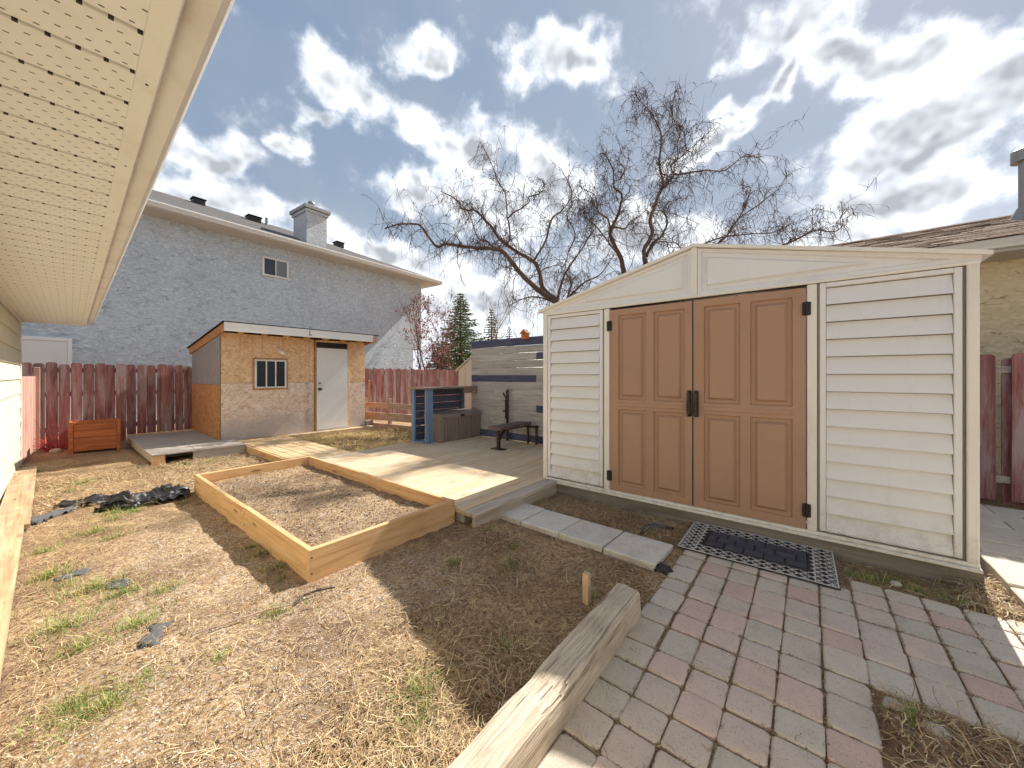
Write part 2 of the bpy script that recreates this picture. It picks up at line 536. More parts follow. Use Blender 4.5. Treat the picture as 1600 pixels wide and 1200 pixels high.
MT['stucco_blue'] = stucco('blue_grey_stucco', lin(188, 198, 206), lin(218, 225, 230), lin(126, 136, 146))
MT['stucco_beige'] = stucco('beige_stucco', lin(220, 204, 166), lin(232, 218, 184), lin(156, 132, 94), 0.8)
MT['stucco_chimney'] = stucco('chimney_stucco', lin(184, 187, 190), lin(208, 210, 212), lin(136, 140, 146), 1.2)
MT['roof_grey'] = shingles('grey_shingles', lin(120, 116, 112), lin(96, 94, 94), lin(74, 72, 72))
MT['roof_black'] = plain('black_felt', lin(40, 37, 36), 0.9, 0.2, scale=6, bump=0.2)
def shingle_piece():
    m, k = mat('brown_shingle')
    v = k.coord()
    c = k.ramp(k.rand(), [(0.0, lin(96, 76, 66)), (0.35, lin(146, 122, 104)), (0.7, lin(168, 146, 126)), (1.0, lin(122, 98, 84))])
    n = k.noise(v, 45, 4, 0.75)
    c = k.mix(k.maprange(n, 0.4, 0.7, 0, 0.55), c, lin(84, 66, 58))
    return finish(m, k, c, 0.95, k.bump(n, 0.5, 0.006), 0.1)
MT['shingle'] = shingle_piece()
MT['osb_front_low'] = osb('osb_weathered_front', lin(226, 204, 186), lin(244, 228, 214), lin(186, 148, 118), lin(178, 168, 164), 0.25, zlo=0.3)
MT['osb_front_up'] = osb('osb_fresh_front', lin(222, 186, 146), lin(238, 212, 178), lin(186, 138, 94), lin(226, 198, 172), 0.2)
MT['osb_side_up'] = osb('osb_grey_side', lin(160, 150, 142), lin(184, 174, 166), lin(122, 110, 102), lin(146, 140, 138), 0.6)
MT['osb_side_low'] = osb('osb_orange_side', lin(184, 132, 86), lin(206, 160, 112), lin(142, 94, 56), lin(112, 84, 62), 0.15)
MT['fence_red'] = wood('red_stained_fence', lin(100, 60, 58), lin(140, 92, 88), lin(168, 122, 116), 'z', 0.85, knots=0.3, vary=0.45, grey=lin(166, 148, 144), grey_amt=0.42)
MT['gate_red'] = wood('sunlit_red_tint', lin(160, 118, 104), lin(192, 150, 134), lin(212, 174, 158), 'z', 0.85, knots=0.3, vary=0.2)  # fence red made paler: sunlight on the gate is put into the colour
MT['planter'] = wood('orange_stained_wood', lin(132, 72, 42), lin(178, 102, 60), lin(202, 128, 82), 'x', 0.55, knots=0.3, vary=0.2)
MT['cedar_y'] = wood('bed_board_lengthwise', lin(172, 128, 84), lin(208, 168, 122), lin(224, 190, 146), 'y', 0.7, knots=0.7, vary=0.12)
MT['cedar_x'] = wood('bed_board_crosswise', lin(172, 128, 84), lin(208, 168, 122), lin(224, 190, 146), 'x', 0.7, knots=0.7, vary=0.12)
MT['deck_x'] = wood('deck_board', lin(186, 150, 110), lin(214, 186, 150), lin(228, 206, 174), 'x', 0.75, knots=0.6, vary=0.12, grey=lin(206, 194, 176), grey_amt=0.35)
MT['deck_y'] = wood('walkway_board', lin(186, 148, 104), lin(214, 184, 142), lin(228, 204, 166), 'y', 0.75, knots=0.6, vary=0.12)
MT['deck_trim'] = wood('grey_deck_edge', lin(144, 130, 116), lin(178, 164, 148), lin(202, 190, 174), 'x', 0.85, knots=0.4, vary=0.15)
MT['pallet'] = wood('grey_plywood', lin(142, 130, 120), lin(172, 162, 152), lin(194, 184, 172), 'x', 0.9, knots=0.2, vary=0.15)
MT['old_x'] = wood('weathered_rail_wood', lin(134, 108, 94), lin(168, 142, 126), lin(192, 168, 150), 'y', 0.9, knots=0.4)
MT['plank'] = wood('ground_plank', lin(146, 118, 88), lin(184, 158, 124), lin(206, 184, 150), 'y', 0.85, knots=0.5, grey=lin(160, 150, 138), grey_amt=0.3)
MT['timber'] = wood('weathered_timber', lin(104, 86, 70), lin(172, 152, 130), lin(200, 186, 162), 'x', 0.9, grain=1.3, knots=0.6, grey=lin(158, 146, 136), grey_amt=0.4, bump=1.0)
def timber_mat():
    m, k = mat('weathered_timber')
    v = k.coord(False)
    wv = k.vmath('ADD', v, k.vmath('MULTIPLY', k.vmath('SUBTRACT', k.noise(k.mapping(v, scale=(2.2, 9, 9)), 1.5, 3, 0.5, out=1), (0.5, 0.5, 0.5)), (0.0, 0.03, 0.03)))
    ln = k.noise(k.mapping(wv, scale=(1.6, 120, 120)), 1.0, 4, 0.65)
    crack = k.maprange(k.noise(k.mapping(wv, scale=(2.0, 55, 55), loc=(3, 1, 2)), 1.0, 2, 0.5), 0.64, 0.71)
    big = k.noise(v, 4.0, 5, 0.65)
    c = k.ramp(ln, [(0.30, lin(140, 124, 108)), (0.46, lin(190, 174, 154)), (0.65, lin(212, 200, 180))])
    c = k.mix(k.maprange(big, 0.45, 0.75, 0, 0.5), c, lin(150, 134, 120))
    c = k.mix(k.math('MULTIPLY', crack, 0.6), c, lin(100, 84, 72))
    h = k.math('SUBTRACT', ln, k.math('MULTIPLY', crack, 1.2))
    return finish(m, k, c, 0.9, k.bump(h, 0.9, 0.006), 0.15)
MT['timber'] = timber_mat()
MT['stake'] = wood('stake_wood', lin(150, 122, 94), lin(184, 158, 128), lin(206, 186, 158), 'z', 0.85)
MT['wall_grey'] = wood('grey_stained_board', lin(148, 142, 136), lin(176, 170, 163), lin(196, 190, 182), 'y', 0.85, knots=0.3, vary=0.14)
MT['wall_navy'] = wood('navy_painted_board', lin(58, 62, 84), lin(76, 80, 104), lin(98, 102, 126), 'y', 0.6, knots=0.1, vary=0.15)
MT['bar_blue'] = wood('blue_painted_wood', lin(92, 114, 142), lin(116, 140, 170), lin(136, 160, 186), 'z', 0.6, knots=0.1, vary=0.12)
MT['bar_slat'] = wood('blue_painted_slat', lin(62, 68, 90), lin(82, 88, 110), lin(102, 108, 130), 'x', 0.6, knots=0.1, vary=0.15)
MT['bar_top'] = wood('brown_bar_top', lin(112, 90, 78), lin(144, 120, 106), lin(168, 144, 128), 'x', 0.7)
MT['deck_box'] = plain('taupe_resin', lin(140, 126, 118), 0.55, 0.35, dirt_amt=0.3, scale=4, bump=0.15)
MT['bird_orange'] = wood('orange_birdhouse_wood', lin(150, 80, 34), lin(190, 108, 52), lin(208, 132, 74), 'z', 0.7)
MT['bark'] = wood('tree_bark', lin(60, 48, 42), lin(100, 80, 68), lin(138, 114, 98), 'z', 0.95, grain=2.0, knots=0.0, vary=0.0, bump=0.8)
MT['twig'] = plain('twig_bark', lin(98, 80, 70), 0.9, 0.2, dirt=lin(72, 56, 48), dirt_amt=0.6, scale=1.5)
MT['birch'] = plain('pale_bark', lin(150, 138, 128), 0.9, 0.2, dirt=lin(96, 82, 74), dirt_amt=0.6, scale=3)
MT['berry'] = plain('dry_red_leaf', lin(170, 112, 104), 0.8, 0.2, dirt=lin(132, 92, 80), dirt_amt=0.8, scale=2)
MT['red_twig'] = plain('red_dogwood_stem', lin(176, 52, 52), 0.6, 0.3, dirt=lin(200, 110, 96), dirt_amt=0.5, scale=6)
MT['fabric'] = plain('black_landscape_fabric', lin(32, 32, 36), 0.42, 0.5, dirt=lin(120, 108, 98), dirt_amt=0.7, scale=6, bump=0.3)
MT['fabric_grey'] = plain('dusty_landscape_fabric', lin(92, 92, 94), 0.8, 0.25, dirt=lin(50, 50, 52), dirt_amt=0.5, scale=6, bump=0.3)
MT['rubber'] = plain('black_rubber', lin(36, 37, 42), 0.6, 0.35, dirt=lin(92, 90, 90), dirt_amt=0.35, scale=6, bump=0.1)
MT['rubber_tile'] = plain('blue_black_rubber', lin(62, 66, 78), 0.55, 0.35, dirt=lin(112, 112, 114), dirt_amt=0.5, scale=5, vary=0.25, bump=0.1)
MT['metal_shed'] = plain('cream_metal', lin(214, 204, 188), 0.45, 0.4, dirt_amt=0.2)
MT['galv'] = plain('galvanised_metal', lin(150, 148, 146), 0.45, 0.5, metal=0.4, dirt_amt=0.4, scale=5)
MT['stone'] = plain('pale_stone', lin(188, 176, 164), 0.85, 0.2, scale=14, dirt_amt=0.5, bump=0.3)

def soffit_mat():
    m, k = mat('perforated_soffit')
    v = k.coord(False)
    x, y, z = k.sep(v)
    px_, py_ = 0.046, 0.0285
    yi = k.math('DIVIDE', y, py_)
    row = k.math('FLOOR', yi)
    off = k.math('MULTIPLY', k.math('MODULO', k.math('ABSOLUTE', row), 3.0), 0.333)
    xi = k.math('ADD', k.math('DIVIDE', x, px_), off)
    fx = k.math('ABSOLUTE', k.math('SUBTRACT', k.math('FRACT', xi), 0.5))
    fy = k.math('ABSOLUTE', k.math('SUBTRACT', k.math('FRACT', yi), 0.5))
    hole = k.math('MULTIPLY', k.math('LESS_THAN', fx, 0.10), k.math('LESS_THAN', fy, 0.075))
    n = k.noise(v, 3.0, 6, 0.65)
    c = k.mix(k.maprange(n, 0.4, 0.8, 0.0, 0.4), lin(230, 229, 225), lin(206, 199, 184))
    c = k.mix(hole, c, lin(58, 48, 38))
    return finish(m, k, c, 0.5, None, 0.35)
MT['soffit'] = soffit_mat()

def paver_mat(name, stops, speck=0.6):
    m, k = mat(name)
    v = k.coord()
    c = k.ramp(k.rand(), stops)
    n = k.noise(v, 9, 6, 0.7)
    c = k.mix(k.maprange(n, 0.42, 0.78, 0, 0.45), c, lin(170, 158, 148))
    sp = k.voro(v, 210, out='Color')
    s0 = k.sep(sp)
    c = k.mix(k.math('MULTIPLY', k.math('GREATER_THAN', s0[0], 0.93), speck), c, lin(206, 192, 178))
    c = k.mix(k.math('MULTIPLY', k.math('LESS_THAN', s0[1], 0.08), 0.3), c, lin(110, 96, 90))
    wd_ = k.world()
    st = k.noise(wd_, 2.2, 6, 0.7)
    c = k.mix(k.maprange(st, 0.50, 0.78, 0, 0.45), c, lin(150, 130, 114))
    st2 = k.noise(wd_, 7.0, 5, 0.75)
    c = k.mix(k.maprange(st2, 0.56, 0.76, 0, 0.35), c, lin(206, 192, 178))
    h = k.math('ADD', k.noise(v, 70, 4, 0.7), k.math('MULTIPLY', n, 1.5))
    return finish(m, k, c, 0.85, k.bump(h, 0.45, 0.004), 0.25)
MT['paver_pink'] = paver_mat('red_paver', [(0.0, lin(202, 174, 160)), (0.3, lin(212, 186, 171)), (0.6, lin(208, 188, 174)), (1.0, lin(202, 186, 172))])
MT['paver_grey'] = paver_mat('grey_paver', [(0.0, lin(196, 184, 168)), (0.6, lin(206, 194, 178)), (1.0, lin(208, 192, 176))])
MT['paver_tan'] = paver_mat('tan_path_paver', [(0.0, lin(190, 180, 164)), (0.6, lin(208, 198, 180)), (1.0, lin(178, 170, 158))], 0.3)
MT['slab'] = paver_mat('concrete_slab', [(0.0, lin(208, 201, 190)), (1.0, lin(220, 213, 202))], 0.25)

def soil_mat(name, chips):
    m, k = mat(name)
    v = k.world()
    a = k.noise(v, 2.6, 6, 0.65)
    b = k.noise(v, 30, 6, 0.75)
    cc = k.noise(v, 130, 4, 0.75)
    c = k.ramp(b, [(0.30, lin(108, 84, 64)), (0.46, lin(172, 142, 108)), (0.60, lin(206, 178, 138)), (0.75, lin(224, 202, 164))])
    c = k.mix(k.maprange(a, 0.42, 0.66, 0.0, 0.6), c, lin(146, 118, 92))
    at = k.node('ShaderNodeAttribute', attribute_name='tint').outputs['Fac']
    sp = k.sep(k.voro(v, 130, out='Color'))[0]
    white = k.math('MULTIPLY', k.math('GREATER_THAN', k.math('ADD', sp, k.math('MULTIPLY', k.math('SUBTRACT', k.noise(v, 9, 5, 0.7), 0.5), 1.1)), 0.72), k.math('MULTIPLY', at, chips))
    c = k.mix(white, c, lin(216, 204, 194))
    dk = k.math('GREATER_THAN', k.sep(k.voro(v, 90, out='Color'))[1], 0.86)
    c = k.mix(k.math('MULTIPLY', dk, 0.5), c, lin(92, 66, 54))
    wet = k.maprange(k.noise(v, 1.7, 6, 0.65), 0.46, 0.64, 0.0, 0.6)
    c = k.mix(wet, c, lin(122, 95, 77))
    h = k.math('ADD', k.math('MULTIPLY', b, 1.2), k.math('MULTIPLY', cc, 0.6))
    return finish(m, k, c, 0.95, k.bump(h, 0.9, 0.02), 0.1)
MT['soil'] = soil_mat('soil', 0.6)

def tint_mat(name, rough=0.8, spec=0.15, trans=0.0):
    m, k = mat(name)
    at = k.node('ShaderNodeAttribute', attribute_name='tint').outputs['Color']
    return finish(m, k, at, rough, None, spec)
MT['straw'] = tint_mat('dry_straw')
MT['grass'] = tint_mat('green_grass', 0.6, 0.3)
MT['needle'] = tint_mat('spruce_needles', 0.7, 0.2)

def mat_print():
    """doormat border: pale scrolling lattice printed on black rubber"""
    m, k = mat('doormat_print')
    x, y, z = k.sep(k.coord(False))
    s = 1 / 0.066
    u, v = k.math('MULTIPLY', x, s), k.math('MULTIPLY', y, s)
    def tri(a):
        return k.math('ABSOLUTE', k.math('SUBTRACT', k.math('FRACT', a), 0.5))
    cu, cv = tri(u), tri(v)
    rr = k.math('SQRT', k.math('ADD', k.math('POWER', cu, 2.0), k.math('POWER', cv, 2.0)))
    ring = k.math('LESS_THAN', k.math('ABSOLUTE', k.math('SUBTRACT', rr, 0.36)), 0.075)
    ring2 = k.math('LESS_THAN', k.math('ABSOLUTE', k.math('SUBTRACT', k.math('ADD', cu, cv), 0.5)), 0.07)
    star = k.math('LESS_THAN', k.math('MULTIPLY', cu, cv), 0.006)
    star = k.math('MULTIPLY', star, k.math('GREATER_THAN', rr, 0.12))
    p = k.math('MAXIMUM', k.math('MAXIMUM', ring, ring2), star)
    wear = k.noise(k.coord(False), 30, 4, 0.7)
    p = k.math('MULTIPLY', p, k.maprange(wear, 0.32, 0.5, 0.35, 0.95))
    c = k.mix(p, lin(36, 37, 42), lin(206, 202, 194))
    return finish(m, k, c, 0.65, k.bump(p, 0.4, 0.002), 0.3)
MT['mat_print'] = mat_print()
MT['mat_edge'] = plain('pale_mat_edge', lin(196, 192, 184), 0.7, 0.2, dirt_amt=0.4, scale=20)

# ------------------------------------------------------------------ terrain
def sstep(a, b, x):
    t = min(1, max(0, (x - a) / (b - a)))
    return t * t * (3 - 2 * t)

def ground_z(x, y):
    z = 0.020 * mnoise.noise((x * 1.3, y * 1.3, 0.2)) + 0.017 * mnoise.noise((x * 4.1, y * 4.1, 3.2)) + 0.010 * mnoise.noise((x * 11, y * 11, 7.1)) + 0.005 * mnoise.noise((x * 23, y * 23, 1.1))
    # sunk a little below the paved areas
    inp = 0.0
    if 0.2 < x < 3.32 and -2.6 < y < 0.8:
        inp = sstep(0.2, 0.35, x) * (1 - sstep(3.12, 3.30, x)) * (1 - sstep(0.66, 0.80, y))
        if y < -0.22 and x < 2.2:
            inp *= sstep(2.02, 2.17, x)
    if 2.5 < x < 3.1 and 0.7 < y < 2.5:
        inp = max(inp, 0.8)
    if x > 3.1 and y < -0.85:
        inp = 1
    if 3.3 < x < 6.1 and -0.85 < y < 2.5:
        inp = 0.8
    return z * (1 - inp) - (0.012 if (x < 3.32 and y < 0.8) else 0.035) * inp

CHIP = [(0.75, 2.75, 0.55), (0.45, 2.05, 0.5), (1.15, 2.2, 0.45), (0.85, 3.7, 0.55), (0.55, 3.2, 0.4), (0.35, 1.6, 0.4), (1.5, 1.9, 0.3), (1.3, 4.1, 0.7), (1.7, 3.2, 0.6), (1.35, 4.9, 0.5)]
def chip_amt(x, y):
    s = 0.06
    for cx_, cy_, r in CHIP:
        d2 = ((x - cx_) ** 2 + (y - cy_) ** 2) / (r * r)
        s += math.exp(-d2)
    return min(1.0, s)

def axis_lines(lo, hi, dense0, dense1, step):
    a = list(np.arange(dense0, dense1, step))
    left, d, x = [], step, dense0
    while x > lo:
        d *= 1.35; x -= d; left.append(max(x, lo))
    right, d, x = [], step, a[-1]
    while x < hi:
        d *= 1.35; x += d; right.append(min(x, hi))
    return np.array(left[::-1] + a + right)
gx = axis_lines(-90, 130, -0.6, 4.2, 0.026)
gy = axis_lines(-90, 130, -1.0, 6.0, 0.026)
V, C = [], []
for yy in gy:
    for xx in gx:
        V.append((xx, yy, ground_z(xx, yy)))
        c = chip_amt(xx, yy)
        C.append((c, c, c, 1))
nx, ny = len(gx), len(gy)
ii = np.arange(nx * ny).reshape(ny, nx)
F = np.stack([ii[:-1, :-1], ii[:-1, 1:], ii[1:, 1:], ii[1:, :-1]], -1).reshape(-1, 4)
g = bpy.data.objects.new('ground', raw_mesh('ground', V, F, MT['soil'], True, C))
col.objects.link(g)
tag(g, 'bare brown soil of the back garden strewn with straw', kind='structure')

# ------------------------------------------------------------------ paving
def paver_mesh(name, lx, ly, h, r, m, seed):
    """a tumbled concrete block: rounded corners, worn top edge"""
    rr = random.Random(seed)
    out = []
    for sx, sy, a0 in ((1, 1, 0), (-1, 1, 90), (-1, -1, 180), (1, -1, 270)):
        for q in (0, 45, 90):
            t = rad(a0 + q)
            out.append((sx * (lx / 2 - r) + r * math.cos(t), sy * (ly / 2 - r) + r * math.sin(t)))
    out = [(x + rr.uniform(-.002, .002), y + rr.uniform(-.002, .002)) for x, y in out]
    n = len(out)
    vs = [(x, y, -h) for x, y in out] + [(x, y, -0.007) for x, y in out]
    vs += [(x * (1 - 0.010 / lx * 1.4), y * (1 - 0.010 / ly * 1.4), -0.0015 + rr.uniform(-.0006, .0006)) for x, y in out]
    vs += [(x * (1 - 0.034 / lx * 1.4), y * (1 - 0.034 / ly * 1.4), 0.0) for x, y in out]
    fs = []
    for l in range(3):
        for i in range(n):
            j = (i + 1) % n
            fs.append((l * n + i, l * n + j, (l + 1) * n + j, (l + 1) * n + i))
    fs.append(tuple(3 * n + i for i in range(n)))
    b = MB(); b.v = vs; b.f = fs
    me = bpy.data.meshes.new(name)
    me.from_pydata(vs, [], fs)
    me.materials.append(m); me.update()
    return me

def structure(name, loc, label):
    o = bpy.data.objects.new(name, None)
    col.objects.link(o); o.location = loc; BASE[o.name] = Vector(loc)
    o['label'] = label; o['kind'] = 'structure'
    return o

patio = structure('patio', (2.0, 0.0, 0.0), 'patio of small tumbled red and grey pavers before the shed')
pm = {}
rp = random.Random(3)
rows = [3.20]
pat = [0.15, 0.165, 0.175, 0.20, 0.16, 0.195, 0.15, 0.20, 0.155, 0.165, 0.145, 0.155, 0.2, 0.16, 0.18, 0.2]
for d in pat:
    rows.append(rows[-1] - d)
cols_y = [0.72 - 0.1535 * i for i in range(16)]
for ci in range(len(cols_y) - 1):
    y1, y0 = cols_y[ci], cols_y[ci + 1]
    for ri in range(len(rows) - 1):
        x1, x0 = rows[ri], rows[ri + 1]
        if ci < 6 and ri == 0:
            continue                      # bare soil and the mat lie here
        yc, xc = (y0 + y1) / 2, (x0 + x1) / 2
        if yc < -0.2 and xc < 2.18:
            continue                      # the paving stops short here
        if yc < -0.93 and xc > 3.1:
            continue
        edge = ci == 0 or ri == 0 or (ri == 1 and ci < 2)
        grey = edge or (yc < -0.2 and ri == 5 and rp.random() < .8) or rp.random() < 0.30
        lx, ly = round((x1 - x0) - 0.007, 3), 0.147
        var = rp.randrange(3)
        key = (lx, grey, var)
        if key not in pm:
            pm[key] = paver_mesh('paver', lx, ly, 0.05, 0.016, MT['paver_grey' if grey else 'paver_pink'], len(pm))
        inst('paver', pm[key], (xc + rp.uniform(-.004, .004) + (0.025 * (ci % 2) if ci < 3 else 0) * 0, yc + rp.uniform(-.003, .003) + (rp.uniform(-.012, .012) if ci == 0 else 0),
                                0.004 + rp.uniform(-.003, .003)), patio, (rp.uniform(-.012, .012), rp.uniform(-.012, .012), rp.uniform(-.018, .018)))

sidep = structure('side_path', (4.3, -1.6, 0.0), 'raised path of pale rectangular pavers beside the shed')
xs = [3.16, 3.52, 3.84, 4.08, 4.33, 4.56, 4.78, 5.02, 5.27, 5.54]
for i in range(len(xs) - 1):
    off = 0.16 * (i % 2)
    y = -0.91 + (0.0 if i < 3 else -0.01 * i)
    cuts = [y, y - 0.30 - off, y - 0.72 - off, y - 1.14 - off, y - 1.56 - off]
    for j in range(4):
        lx, ly = xs[i + 1] - xs[i] - 0.008, cuts[j] - cuts[j + 1] - 0.008
        me = paver_mesh('paver', lx, ly, 0.11, 0.014, MT['paver_tan'], 100 + i * 4 + j)
        inst('paver', me, ((xs[i] + xs[i + 1]) / 2, (cuts[j] + cuts[j + 1]) / 2, 0.08 + rp.uniform(-.006, .006)), sidep,
             (rp.uniform(-.02, .02), rp.uniform(-.02, .02), rp.uniform(-.015, .015)))

steps = structure('slab_path', (2.77, 1.6, 0.0), 'row of four square grey concrete slabs leading to the deck')
for i in range(4):
    me = paver_mesh('slab', 0.385, 0.385, 0.05, 0.006, MT['slab'], 300 + i)
    inst('slab', me, (2.79 + 0.012 * i - 0.02, 1.0 + 0.394 * i, 0.022 + rp.uniform(-.004, .004)), steps, (rp.uniform(-.012, .012), rp.uniform(-.012, .012), rad(-1.5) + rp.uniform(-.01, .01)))

# ------------------------------------------------------------------ deck and walkway
deck = structure('deck', (3.8, 3.9, 0.0), 'low wooden deck of pale boards in front of the grey screen wall')
y = 2.36
i = 0
while y < 5.52:
    wd = 0.138
    x_cut = 2.27 + [1.9, 1.2, 2.4][i % 3]
    for a, b in ((2.27, x_cut), (x_cut + 0.004, 5.29)):
        MB().box(a, b, y, y + wd, 0.085, 0.122 + random.uniform(-.0015, .0015), 0.004).build('deck_board', MT['deck_x'], deck)
    y += wd + 0.006
    i += 1
MB().box(2.27, 3.60, 2.205, 2.353, 0.080, 0.119, 0.005).build('edge_board', MT['deck_trim'], deck)
MB().box(2.27, 3.60, 2.222, 2.26, -0.03, 0.078, 0.004).build('fascia', MT['deck_trim'], deck)
MB().box(2.29, 5.27, 2.37, 5.50, -0.03, 0.083).build('joist_frame', MT['pallet'], deck)
walk = structure('walkway', (2.5, 6.8, 0.0), 'narrow boardwalk of pale planks from deck to plywood hut')
for i in range(6):
    x = 2.125 + 0.134 * i
    MB().box(x, x + 0.128, 5.53 + (0.0 if i else 0.0), 8.12, 0.085, 0.122 + random.uniform(-.002, .002), 0.004).build('walkway_board', MT['deck_y'], walk)
MB().box(2.085, 2.120, 5.44, 8.12, -0.03, 0.118, 0.004).build('fascia', MT['cedar_y'], walk)
MB().box(2.14, 2.90, 5.55, 8.10, -0.03, 0.083).build('joist_frame', MT['pallet'], walk)

# ------------------------------------------------------------------ own house on the left
RZ = rad(-1.43)
hs = thing('bungalow', (-0.25, 8.9, 0.0), 'cream clapboard house whose perforated soffit and gutter hang overhead at left', 'house', rz=RZ)
MB().box(-6.0, -0.03, -13.0, -0.005, -0.05, 2.10).build('wall', MT['siding'], hs)
z = 0.02
nb = 0
while z < 2.06:
    zt = min(z + 0.222, 2.085)
    for (a, b) in ((-13.0, -8.2), (-8.196, -4.6), (-4.596, -1.2 - 0.9 * (nb % 2)), (-1.196 - 0.9 * (nb % 2), 0.0)):
        m = MB(); m.prism([(-0.028, z), (0.006, z), (0.008, z + 0.012), (-0.010, zt), (-0.028, zt)], 'y', a, b)
        m.build('siding_board', MT['siding'], hs)
    z += 0.205
    nb += 1
MB().box(-0.03, 0.012, 0.0, 0.02, 0.0, 2.085, 0.003).build('corner_trim', MT['alum'], hs)
py = 0.0
pitch = 0.171
me = None
i = 0
while py > -12.5:
    if me is None:
        m = MB()
        m.box(0.012, 0.585, -pitch + 0.013, 0.0, 2.090, 2.106, 0.002)
        m.box(0.012, 0.585, -pitch + 0.0005, -pitch + 0.0125, 2.104, 2.110, 0.0)
        me = m.build('soffit_panel', MT['soffit'], hs).data
    else:
        inst('soffit_panel', me, (0, py, 0), hs)
    py -= pitch
MB().box(0.0, 0.03, -12.5, 0.0, 2.070, 2.0915, 0.003).build('soffit_moulding', MT['alum'], hs)
MB().box(0.03, 0.585, -0.02, 0.012, 2.080, 2.16, 0.003).build('end_trim', MT['alum'], hs)
fb = MB().prism([(0.580, 2.082), (0.622, 2.080), (0.626, 2.086), (0.626, 2.24), (0.618, 2.24), (0.618, 2.096), (0.580, 2.096)], 'y', -12.5, 0.012).build('fascia', MT['alum'], hs)
for q in range(20):
    MB().cyl((0.603, -0.3 - 0.6 * q, 2.0795), (0.603, -0.3 - 0.6 * q, 2.083), 0.0035, 8).build('nail', MT['black_metal'], fb)
gp = [(0.628, 2.115), (0.684, 2.115), (0.700, 2.128), (0.704, 2.160), (0.722, 2.188), (0.726, 2.212), (0.716, 2.216), (0.716, 2.206), (0.700, 2.178), (0.688, 2.135), (0.636, 2.122), (0.636, 2.22), (0.628, 2.22)]
m = MB()
n = len(gp)
ys = [-12.5, 0.02]
vs = [(x, ys[0], zz) for x, zz in gp] + [(x, ys[1], zz) for x, zz in gp]
m.v = vs
m.f = [((i + 1) % n, i, n + i, n + (i + 1) % n) for i in range(n)]
gut = m.build('gutter', MT['gutter'], hs)
MB().prism([(0.630, 2.117), (0.684, 2.117), (0.700, 2.130), (0.722, 2.190), (0.724, 2.212), (0.630, 2.212)], 'y', 0.02, 0.024).build('end_cap', MT['gutter'], gut)
m = MB(); m.hexa([(0.66, -12.6, 2.225), (0.66, 0.05, 2.225), (-4.2, 0.05, 4.25), (-4.2, -12.6, 4.25)], [(0.66, -12.6, 2.245), (0.66, 0.05, 2.245), (-4.2, 0.05, 4.27), (-4.2, -12.6, 4.27)])
m.build('roof', MT['roof_grey'], hs)

# ------------------------------------------------------------------ blue-grey neighbour house
BH = thing('stucco_house', (1.5, 13.0, 0.0), 'two-storey blue-grey stucco house with chimney beyond the red fence', 'house', rz=rad(3.0))
LX = 8.88
MB().box(-9.0, LX, 0.0, 8.0, 2.45, 5.42).build('wall', MT['stucco_blue'], BH)
MB().box(-9.0, LX - 0.45, 0.003, 7.9, -0.1, 2.449).build('lower_wall', MT['stucco_blue'], BH)
ov = 0.60
MB().box(-9.4, LX + ov, -ov, 0.35, 5.36, 5.385).build('soffit', MT['soffit_white'], BH)
MB().box(LX + 0.003, LX + ov, 0.352, 8.5, 5.36, 5.385).build('side_soffit', MT['soffit_white'], BH)
gt = MB()
gp2 = [(-ov - 0.10, 5.52), (-ov - 0.105, 5.49), (-ov - 0.075, 5.42), (-ov - 0.07, 5.39), (-ov, 5.385), (-ov, 5.53), (-ov - 0.02, 5.53), (-ov - 0.02, 5.50), (-ov - 0.085, 5.50), (-ov - 0.085, 5.52)]
gt.v = [(-9.5, a, b) for a, b in gp2] + [(LX + ov + 0.02, a, b) for a, b in gp2]
n = len(gp2)
gt.f = [(i, (i + 1) % n, n + (i + 1) % n, n + i) for i in range(n)] + [tuple(range(n, 2 * n))]
gt.build('gutter', MT['gutter_white'], BH)
MB().box(LX + ov, LX + ov + 0.03, -ov, 8.5, 5.385, 5.53).build('side_fascia', MT['gutter_white'], BH)
pt = 0.425
rz_ = 5.53
hy_ = ov + 4.0
rm = MB()
A0, A1 = (-9.6, -ov - 0.06, rz_ - 0.02), (LX + ov + 0.05, -ov - 0.06, rz_ - 0.02)
R0, R1 = (-9.6, 4.0, rz_ + pt * (hy_)), (LX - 3.9, 4.0, rz_ + pt * hy_)
B1, B0 = (LX + ov + 0.05, 8.6, rz_ - 0.02), (-9.6, 8.6, rz_ - 0.02)
rm.v = [A0, A1, R1, R0, B1, B0]
rm.f = [(0, 1, 2, 3), (1, 4, 2), (3, 2, 4, 5), (0, 3, 5), (0, 5, 4, 1)]
roof = rm.build('roof', MT['roof_grey'], BH)
def roof_z(yl):
    return rz_ + pt * (yl + ov)
for (xl, yl, sx) in ((-0.05, 3.5, 0.40), (1.95, 3.5, 0.34), (3.45, 3.0, 0.42), (5.55, 3.4, 0.36), (6.75, 3.0, 0.34)):
    zz = roof_z(yl)
    vt = MB().box(xl - sx / 2, xl + sx / 2, yl - 0.16, yl + 0.16, zz - 0.08, zz + 0.13, 0.02)
    vt.box(xl - sx / 2 - 0.03, xl + sx / 2 + 0.03, yl - 0.19, yl + 0.19, zz + 0.131, zz + 0.17, 0.015)
    vt.build('roof_vent', MT['black_metal'], roof)
MB().cyl((3.85, 2.9, roof_z(2.9) - 0.1), (3.85, 2.9, roof_z(2.9) + 0.28), 0.05).build('vent_pipe', MT['galv'], roof)
cx0, cx1, cy0, cy1 = 3.90, 4.58, -0.10, 0.85
ch = MB().box(cx0, cx1, cy0, cy1, 5.45, 6.80).build('chimney', MT['stucco_chimney'], BH)
MB().box(cx0 - 0.05, cx1 + 0.05, cy0 - 0.05, cy1 + 0.05, 6.801, 6.90, 0.012).build('corbel', MT['stucco_chimney'], ch)
MB().box(cx0 - 0.10, cx1 + 0.10, cy0 - 0.10, cy1 + 0.10, 6.901, 7.03, 0.015).build('cap', MT['galv'], ch)
